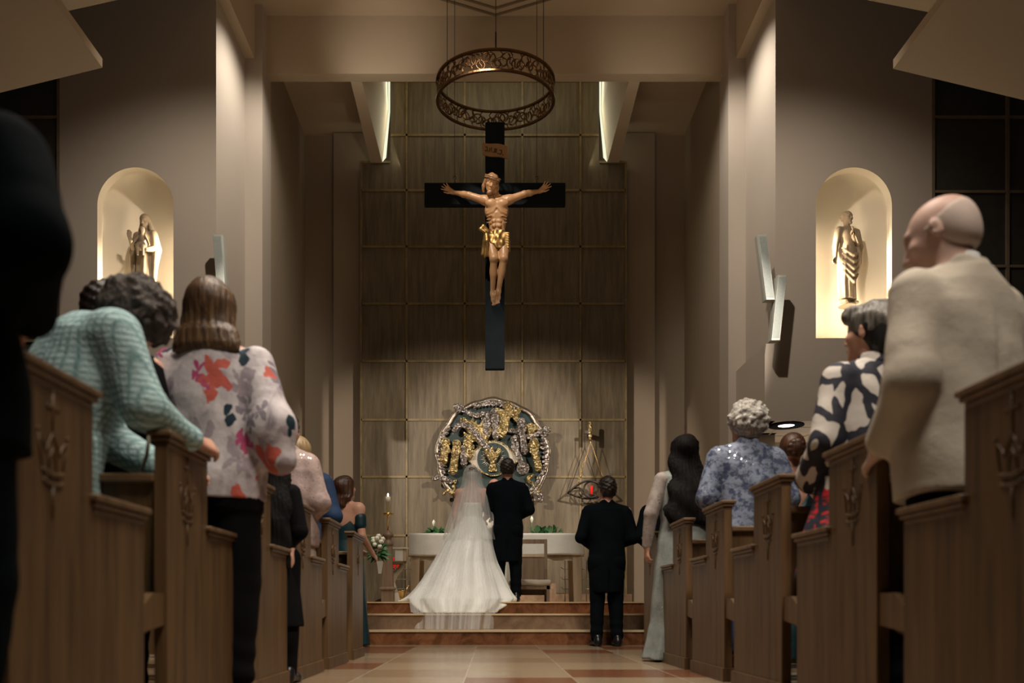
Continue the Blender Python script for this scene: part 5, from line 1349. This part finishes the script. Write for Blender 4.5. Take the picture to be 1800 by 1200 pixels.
# ================================================================== sanctuary lamp
dL = 15.2
sn = empty('sanctuary_lamp', (W(1035, 0, dL).x, dL, 0)); tag(sn, 'hanging eye-shaped iron sanctuary lamp with red glass, right of the altar', 'lamp')
def Q(px, py, y=0): return ((px-1035)*dL/F, y, EYE+(HY-py)*dL/F)
MB().tube([Q(1037, 744), Q(1037, 774)], .036, 0, 10).tube([Q(1037, 744), Q(1037, 742)], [.036, .02], 0, 10).build('bracket_plate', M['gold'], sn)
MB().box(Q(1027, 757, -.02), Q(1037, 762, .02)).box(Q(1035, 756, 0), Q(1039, 764, SY-dL-.001)).build('wall_bracket', M['iron'], sn)
def chain_mb(a, c, n=34):
    m = MB(); a = Vector(a); c = Vector(c); d_ = (c-a)/n; sd_ = d_.orthogonal().normalized()
    for i in range(n):
        q = a+d_*(i+.5); s2 = sd_ if i % 2 else d_.cross(sd_).normalized()
        m.tube([q+d_*.62*math.cos(t)+s2*.0085*math.sin(t) for t in [2*PI*j/8 for j in range(8)]], .0035, 0, 4, closed=True)
    return m
chain_mb(Q(1028, 762), Q(1028, 787), 10).build('chain', M['iron'], sn)
chain_mb(Q(1028, 787), Q(999, 866)).build('chain', M['iron'], sn); chain_mb(Q(1028, 787), Q(1056, 868, .1)).build('chain', M['iron'], sn)
chain_mb(Q(1038, 776), Q(1015, 852, -.08), 36).build('chain', M['brass'], sn); chain_mb(Q(1038, 776), Q(1063, 846, .05), 36).build('chain', M['brass'], sn)
m = MB()
upc = [Q(998+74*i/20, 866-20*math.sin(PI*i/20), -.08*math.sin(PI*i/20)) for i in range(21)]; loc_ = [Q(998+74*i/20, 866+9*math.sin(PI*i/20), .08*math.sin(PI*i/20)) for i in range(21)]
m.tube(upc, .019, 0, 8).tube(loc_, .019, 0, 8); m.build('eye_frame', M['iron'], sn)
m = MB()
m.tube([Q(1040+14*math.cos(t), 860+14*math.sin(t)) for t in [2*PI*i/28 for i in range(28)]], .016, 0, 8, closed=True)
m.tube([Q(1009, 858), Q(1018, 857), Q(1024, 866), Q(1032, 873), Q(1045, 870)], .014).tube([Q(1020, 857), Q(1018, 866), Q(1022, 874)], .012); m.build('iris_ring', M['iron'], sn)
MB().lathe([(.001, 0), (.022, 0), (.022, .15), (.018, .155), (.001, .155)], Q(1040, 868), 14).build('red_glass', M['red_glass'], sn)

# ================================================================== altar
dA = 12.3
al = empty('altar_table', (W(872, 0, dA).x, dA, PZ)); tag(al, 'long pale wooden altar table behind the couple', 'table')
wA = 1.245; dpt = .42; tz = EYE+(HY-942)*dA/F-PZ
MB().bbox_((-wA, -dpt, tz-.05), (wA, dpt, tz), .006).build('tabletop', M['pale_wood'], al)
for x in (-1, 1):
    MB().box((x*(wA-.03), -dpt+.04, tz-.22), (x*(wA-.10), dpt-.04, tz-.05)).build('side_rail', M['pale_wood'], al)
    for y in (-1, 1): MB().loft([[(x*(wA-.12), y*(dpt-.10), 0), (x*(wA-.01), y*(dpt-.10), 0), (x*(wA-.01), y*(dpt-.0), 0), (x*(wA-.12), y*(dpt-.0), 0)], [(x*(wA-.15), y*(dpt-.10), tz-.05), (x*(wA-.02), y*(dpt-.10), tz-.05), (x*(wA-.02), y*(dpt-.0), tz-.05), (x*(wA-.15), y*(dpt-.0), tz-.05)]]).build('leg', M['pale_wood'], al)
MB().box((-wA+.05, -dpt+.02, tz-.385), (wA-.05, -dpt+.05, tz-.05)).build('apron', M['pale_wood'], al)
m = MB(); n_ = 60; drop = (978-940)*dA/F
def clothp(i, v):
    x = -wA-.015+(2*wA+.03)*i/n_; y = -dpt-.012-.010*math.sin(i*.9)*v-.008*math.sin(i*.37+1)*v
    return (x, y, tz+.006-(drop*v)-.01*v*math.sin(i*.21))
rings = [[(-wA-.015+(2*wA+.03)*i/n_, dpt+.01, tz+.006) for i in range(n_+1)]]+[[clothp(i, v) for i in range(n_+1)] for v in (0, .1, .3, .5, .7, .9, 1.0)]+[[(clothp(i, 1)[0], clothp(i, 1)[1]+.004, clothp(i, 1)[2]) for i in range(n_+1)]]
m.loft(rings, 0, False, True, closed=False)
for x in (-1, 1):
    m.loft([[(x*(wA+.016), -dpt-.01+(2*dpt)*j/12, tz+.006) for j in range(13)], [(x*(wA+.02+.01*math.sin(j)), -dpt-.01+(2*dpt)*j/12, tz-drop) for j in range(13)]], 0, False, True, closed=False)
al_c = m.build('altar_cloth', M['white_cloth']); al_c.location = al.location; tag(al_c, 'white linen cloth draped over the altar table', 'tablecloth')
def leafy(name, label, px0, px1, h, d, zb, lily, seed, cat='plant'):
    r = random.Random(seed); x0 = W(px0, 0, d).x; x1 = W(px1, 0, d).x; cxx = (x0+x1)/2
    rt = empty(name, (cxx, d, zb)); tag(rt, label, cat)
    m = MB()
    for i in range(34):
        bx = r.uniform(-.7, .7)*(x1-x0)/2; a = r.uniform(0, 2*PI); L = r.uniform(.08, .17); el = r.uniform(.0, 1.0)*h/.16
        dr = Vector((math.cos(a)*1.0, math.sin(a)*.5, el)).normalized(); p0 = Vector((bx, r.uniform(-.06, .06), .012)); sdv = dr.cross(Vector((0, 0, 1))).normalized()*r.uniform(.025, .045)
        pts = [p0, p0+dr*L*.35+sdv, p0+dr*L*.75+sdv*.7-Vector((0, 0, .01)), p0+dr*L-Vector((0, 0, .02)), p0+dr*L*.75-sdv*.7-Vector((0, 0, .01)), p0+dr*L*.35-sdv]
        mid = [p0+dr*L*.35+Vector((0, 0, .012)), p0+dr*L*.75+Vector((0, 0, .01))]
        for q_ in pts+mid: q_.z = max(q_.z, .006)
        m.add(pts+mid, [(0, 1, 6), (1, 2, 7, 6), (2, 3, 7), (3, 4, 7), (4, 5, 6, 7), (5, 0, 6)], 0, True)
    m.build('leaves', M['leaf'], rt, fix=False)
    for lx in lily:
        MB().tube([(lx, 0, .01), (lx+.01, -.01, h*.7)], .006).build('stem', M['leaf'], rt)
        MB().lathe([(.004, 0), (.014, .02), (.024, .055), (.020, .075), (.004, .10)], (lx+.01, -.012, h*.65), 10).build('calla_flower', M['petal'], rt)
    return rt
ztop = PZ+tz+.006
leafy('greenery', 'small green foliage with a white lily on the left end of the altar', 748, 782, .17, dA-.25, ztop, (-.03,), 3)
leafy('greenery', 'green leafy spray with a white lily on the altar right of the groom', 930, 992, .26, dA-.2, ztop, (-.23,), 5)

# ================================================================== chairs for the couple
def chair(label, px, d):
    r = empty('kneeling_chair', (W(px, 0, d).x, d, PZ)); tag(r, label, 'chair')
    for x in (-1, 1):
        MB().loft([[(x*.21, .20, 0), (x*.25, .20, 0), (x*.25, .24, 0), (x*.21, .24, 0)], [(x*.21, .20, .45), (x*.25, .20, .45), (x*.25, .24, .45), (x*.21, .24, .45)], [(x*.21, .26, .86), (x*.25, .26, .86), (x*.25, .30, .86), (x*.21, .30, .86)]]).build('rear_leg', M['mid_wood'], r)
        MB().box((x*.21, -.24, 0), (x*.25, -.20, .22)).build('front_leg', M['mid_wood'], r)
    MB().box((-.21, .27, .80), (.21, .29, .86)).build('top_rail', M['mid_wood'], r); MB().box((-.21, .255, .62), (.21, .275, .66)).build('cross_rail', M['pale_wood'], r)
    MB().box((-.21, .225, .10), (.21, .245, .60)).build('back_panel', M['mid_wood'], r)
    MB().box((-.26, -.24, .17), (.26, .22, .215)).build('seat_frame', M['mid_wood'], r)
    b = Blob(); b.box((0, -.02, .255), (.275, .24, .04), rnd=.035); mesh_obj('cushion', b.mesh(.012, folds(.004, 14, 14, 9)), M['beige'], r)
    return r
chair('dark wooden chair with beige cushion, showing right of the groom', 931, 10.95)

# ================================================================== paschal stand, candle, ambo
def lathe_thing(parent, name, prof, mat, n=20, c=(0, 0, 0)): return MB().lathe(prof, c, n).build(name, mat, parent)
dP = 10.4
zf = lambda py, d: EYE+(HY-py)*d/F-PZ
cs = empty('candle_post', (W(682, 0, dP).x, dP, PZ)); tag(cs, 'dark turned wooden post carrying a tall candle, left on the platform', 'candle stand')
u_ = dP/F
sq = lambda h, z: [(-h, -h, z), (h, -h, z), (h, h, z), (-h, h, z)]
MB().loft([sq(10.5*u_, 0), sq(10.5*u_, zf(1037, dP)), ]).build('foot', M['mid_wood'], cs)
MB().loft([sq(12*u_, zf(1037, dP)), sq(13.5*u_, zf(1035, dP)), sq(13*u_, zf(1033, dP)), sq(10*u_, zf(1031, dP))]).build('foot_moulding', M['mid_wood'], cs)
MB().loft([sq(9.5*u_, zf(1031, dP)), sq(6.5*u_, zf(960, dP))]).build('shaft', M['mid_wood'], cs)
lathe_thing(cs, 'capital', [(r*u_, zf(y, dP)) for r, y in ((6.5, 961), (9, 958), (9.5, 955), (7, 951), (6, 946), (9, 943), (10, 940), (8, 937), (5, 935), (4, 932))], M['mid_wood'])
lathe_thing(cs, 'brass_stem', [(r*u_, zf(y, dP)) for r, y in ((1.7, 933), (1.5, 908), (2.2, 907), (9, 905), (10.5, 902.5), (9.5, 902.5), (3, 904), (2.5, 898), (.5, 898))], M['brass'])
cn = empty('altar_candle', (cs.location.x, dP, PZ)); tag(cn, 'lit white candle standing in the brass dish of the wooden post', 'candle')
lathe_thing(cn, 'wax', [(.01, zf(900, dP)), (3.3*u_, zf(900, dP)), (3.3*u_, zf(883, dP)), (4.4*u_, zf(883, dP)), (4.2*u_, zf(873, dP)), (.01, zf(874, dP))], M['candle'])
lathe_thing(cn, 'flame', [(.001, zf(873, dP)), (1.4*u_, zf(871, dP)), (.9*u_, zf(868, dP)), (.001, zf(866.5, dP))], M['flame'], 10)
# ambo with open book, curved white leg
dM = 11.2; u_ = dM/F
am = empty('book_stand', (W(690, 0, dM).x, dM, PZ)); tag(am, 'small curved-leg credence table with draped corners beside the wooden post', 'table')
MB().lathe([(.001, zf(991, dM)), (.17, zf(991, dM)), (.19, zf(989, dM)), (.19, zf(986.5, dM)), (.001, zf(986.5, dM))], (0, 0, 0), 24).build('tabletop', M['mid_wood'], am)
m = MB(); pts = [(14, 991), (11, 1000), (2, 1010), (-2, 1022), (1, 1035), (4, 1042)]
m.tube([(x*u_+.02, 0, zf(y, dM)) for x, y in pts], [.028, .035, .04, .035, .03, .035], 0, 10); m.build('curved_leg', M['cream'], am)
MB().lathe([(.09, 0), (.10, .02), (.04, .06), (.04, zf(1041, dM))], (.06, 0, 0), 16).build('foot', M['cream'], am)
m = MB().loft([[(-.19, -.18, zf(987, dM)), (-.10, -.19, zf(987, dM)), (-.10, -.188, zf(987, dM)), (-.19, -.178, zf(987, dM))], [(-.165, -.20, zf(1009, dM)), (-.125, -.205, zf(1009, dM)), (-.125, -.203, zf(1009, dM)), (-.165, -.198, zf(1009, dM))]])
m.build('linen_corner', M['white_cloth'], am)
tb_ = empty('white_lantern', (W(705, 0, dM-.05).x, dM-.05, PZ+zf(986.5, dM))); tag(tb_, 'small white lantern with a flat lid on the curved-leg table', 'lantern')
h_ = (984-963)*u_
MB().box((-.075, -.06, 0), (.03, .05, h_)).build('body', M['white_cloth'], tb_); MB().box((.03, -.06, 0), (.075, .05, h_)).build('side', M['pale_wood'], tb_); MB().bbox_((-.105, -.08, h_), (.105, .08, h_+.02), .004).build('lid', M['white_cloth'], tb_)
# votive racks
def rack(label, px, d, cups, pyb):
    r = empty('votive_rack', (W(px, 0, d).x, d, PZ)); tag(r, label, 'candle rack', 'metal votive racks beside the altar')
    for x in (-.17, .17): MB().tube([(x, 0, 0), (x, 0, zf(985, d)), (x*.9, 0, zf(983, d))], .009).build('post', M['chrome'], r)
    for y in (1000, 1018, 1035): MB().tube([(-.24, 0, zf(y-4, d)), (-.20, 0, zf(y, d)), (.20, 0, zf(y, d)), (.24, 0, zf(y-4, d))], .007).build('rail', M['chrome'], r)
    for i, (cx_, cy_) in enumerate(cups):
        v = empty('votive_cup', (W(cx_, 0, d).x, d-.0, EYE+(HY-cy_)*d/F)); tag(v, VL.pop(0), 'candle', 'red votive lights')
        MB().lathe([(.001, 0), (.022, 0), (.027, .05), (.001, .05)], (0, 0, 0), 12).build('glass', M['red_glass'], v)
        MB().lathe([(.001, -.008), (.032, -.008), (.032, 0), (.001, 0)], (0, 0, 0), 12).build('holder', M['chrome'], v)
        MB().tube([(0, 0, -.008), (0, 0, -.05), (r.location.x+max(-.2, min(.2, W(cx_, 0, d).x-r.location.x))-W(cx_, 0, d).x, 0, -.09)], .005).build('arm', M['chrome'], v)
VL = ['red votive light highest, beside the left altar leg', 'red votive light behind the curved-leg table, right one of the upper pair', 'red votive light behind the curved-leg table, left one of the upper pair', 'red votive light under the table edge, right one of the lower pair', 'red votive light under the table edge, left one of the lower pair', 'red votive light between altar leg and gown',
      'red votive light under the right end of the altar']
rack('chrome votive rack with red lights left of the altar', 712, 12.95, [(721, 977), (697, 985), (690, 985), (700, 998), (692, 998), (738, 998)], 1050)
rack('chrome votive rack behind the right altar leg', 1012, 13.1, [(1010, 984)], 1050)
bk = empty('brass_bucket', (W(707, 0, 10.0).x, 10.0, PZ)); tag(bk, 'small brass holy water bucket by the candle post', 'bucket')
MB().lathe([(.026, 0), (.036, .006), (.030, .05), (.045, .11), (.052, .135), (.056, .14), (.046, .135), (.030, .06), (.001, .05)], (0, 0, 0), 20).build('bowl', M['brass'], bk)
MB().tube([(.02, 0, .09), (.07, 0, .19)], .007).ball((.073, 0, .195), .012, 0, 6).build('sprinkler', M['brass'], bk)
# bridesmaid's bouquet
bo = empty('bouquet', (W(664, 0, 8.85).x, 8.85, 0)); tag(bo, 'bouquet of white roses and green leaves held by the bridesmaid in teal', 'bouquet')
r_ = random.Random(2); zb_ = EYE+(HY-962)*8.85/F
m = MB()
for i in range(60):
    a = r_.uniform(0, 2*PI); e_ = r_.uniform(-1.0, 1.2); L = r_.uniform(.08, .16); dr = Vector((math.cos(a)*math.cos(e_), math.sin(a)*math.cos(e_), math.sin(e_)-.3)).normalized(); sdv = dr.orthogonal().normalized()*r_.uniform(.015, .03); p0 = Vector((0, 0, zb_-.03))+dr*.03
    m.add([p0, p0+dr*L*.4+sdv, p0+dr*L, p0+dr*L*.4-sdv, p0+dr*L*.45+dr.cross(sdv).normalized()*.01], [(0, 1, 4), (1, 2, 4), (2, 3, 4), (3, 0, 4)], 0, True)
m.build('leaves', M['leaf'], bo, fix=False)
for i, (x_, y_, z__) in enumerate(((-.04, -.05, .06), (.0, -.06, .09), (.045, -.05, .055), (.01, .0, .12), (-.02, -.07, .02), (.05, .02, .09), (-.05, .01, .09), (.035, -.08, .0))):
    m = MB()
    for k in range(7):
        a = k*.9; c0 = Vector((x_, y_, zb_+z__)); m.ball(c0+Vector((.012*math.cos(a), .012*math.sin(a), .004*k*.3)), (.016, .016, .020), 0, 5)
    m.build('rose', M['petal'], bo)

# cream cord looping down from the hands of the person in mint tweed
cdp = [W(x, y, 2.86) for x, y in ((268, 742), (262, 768), (258, 800), (247, 832), (236, 852), (230, 862))]
c0 = Vector((cdp[-1].x, cdp[-1].y, 0))
cord = MB().tube([p-c0 for p in cdp], .007, 0, 8).build('bag_strap', M['cream']); cord.location = c0
tag(cord, 'cream strap dangling below the hands of the person in mint tweed', 'strap')
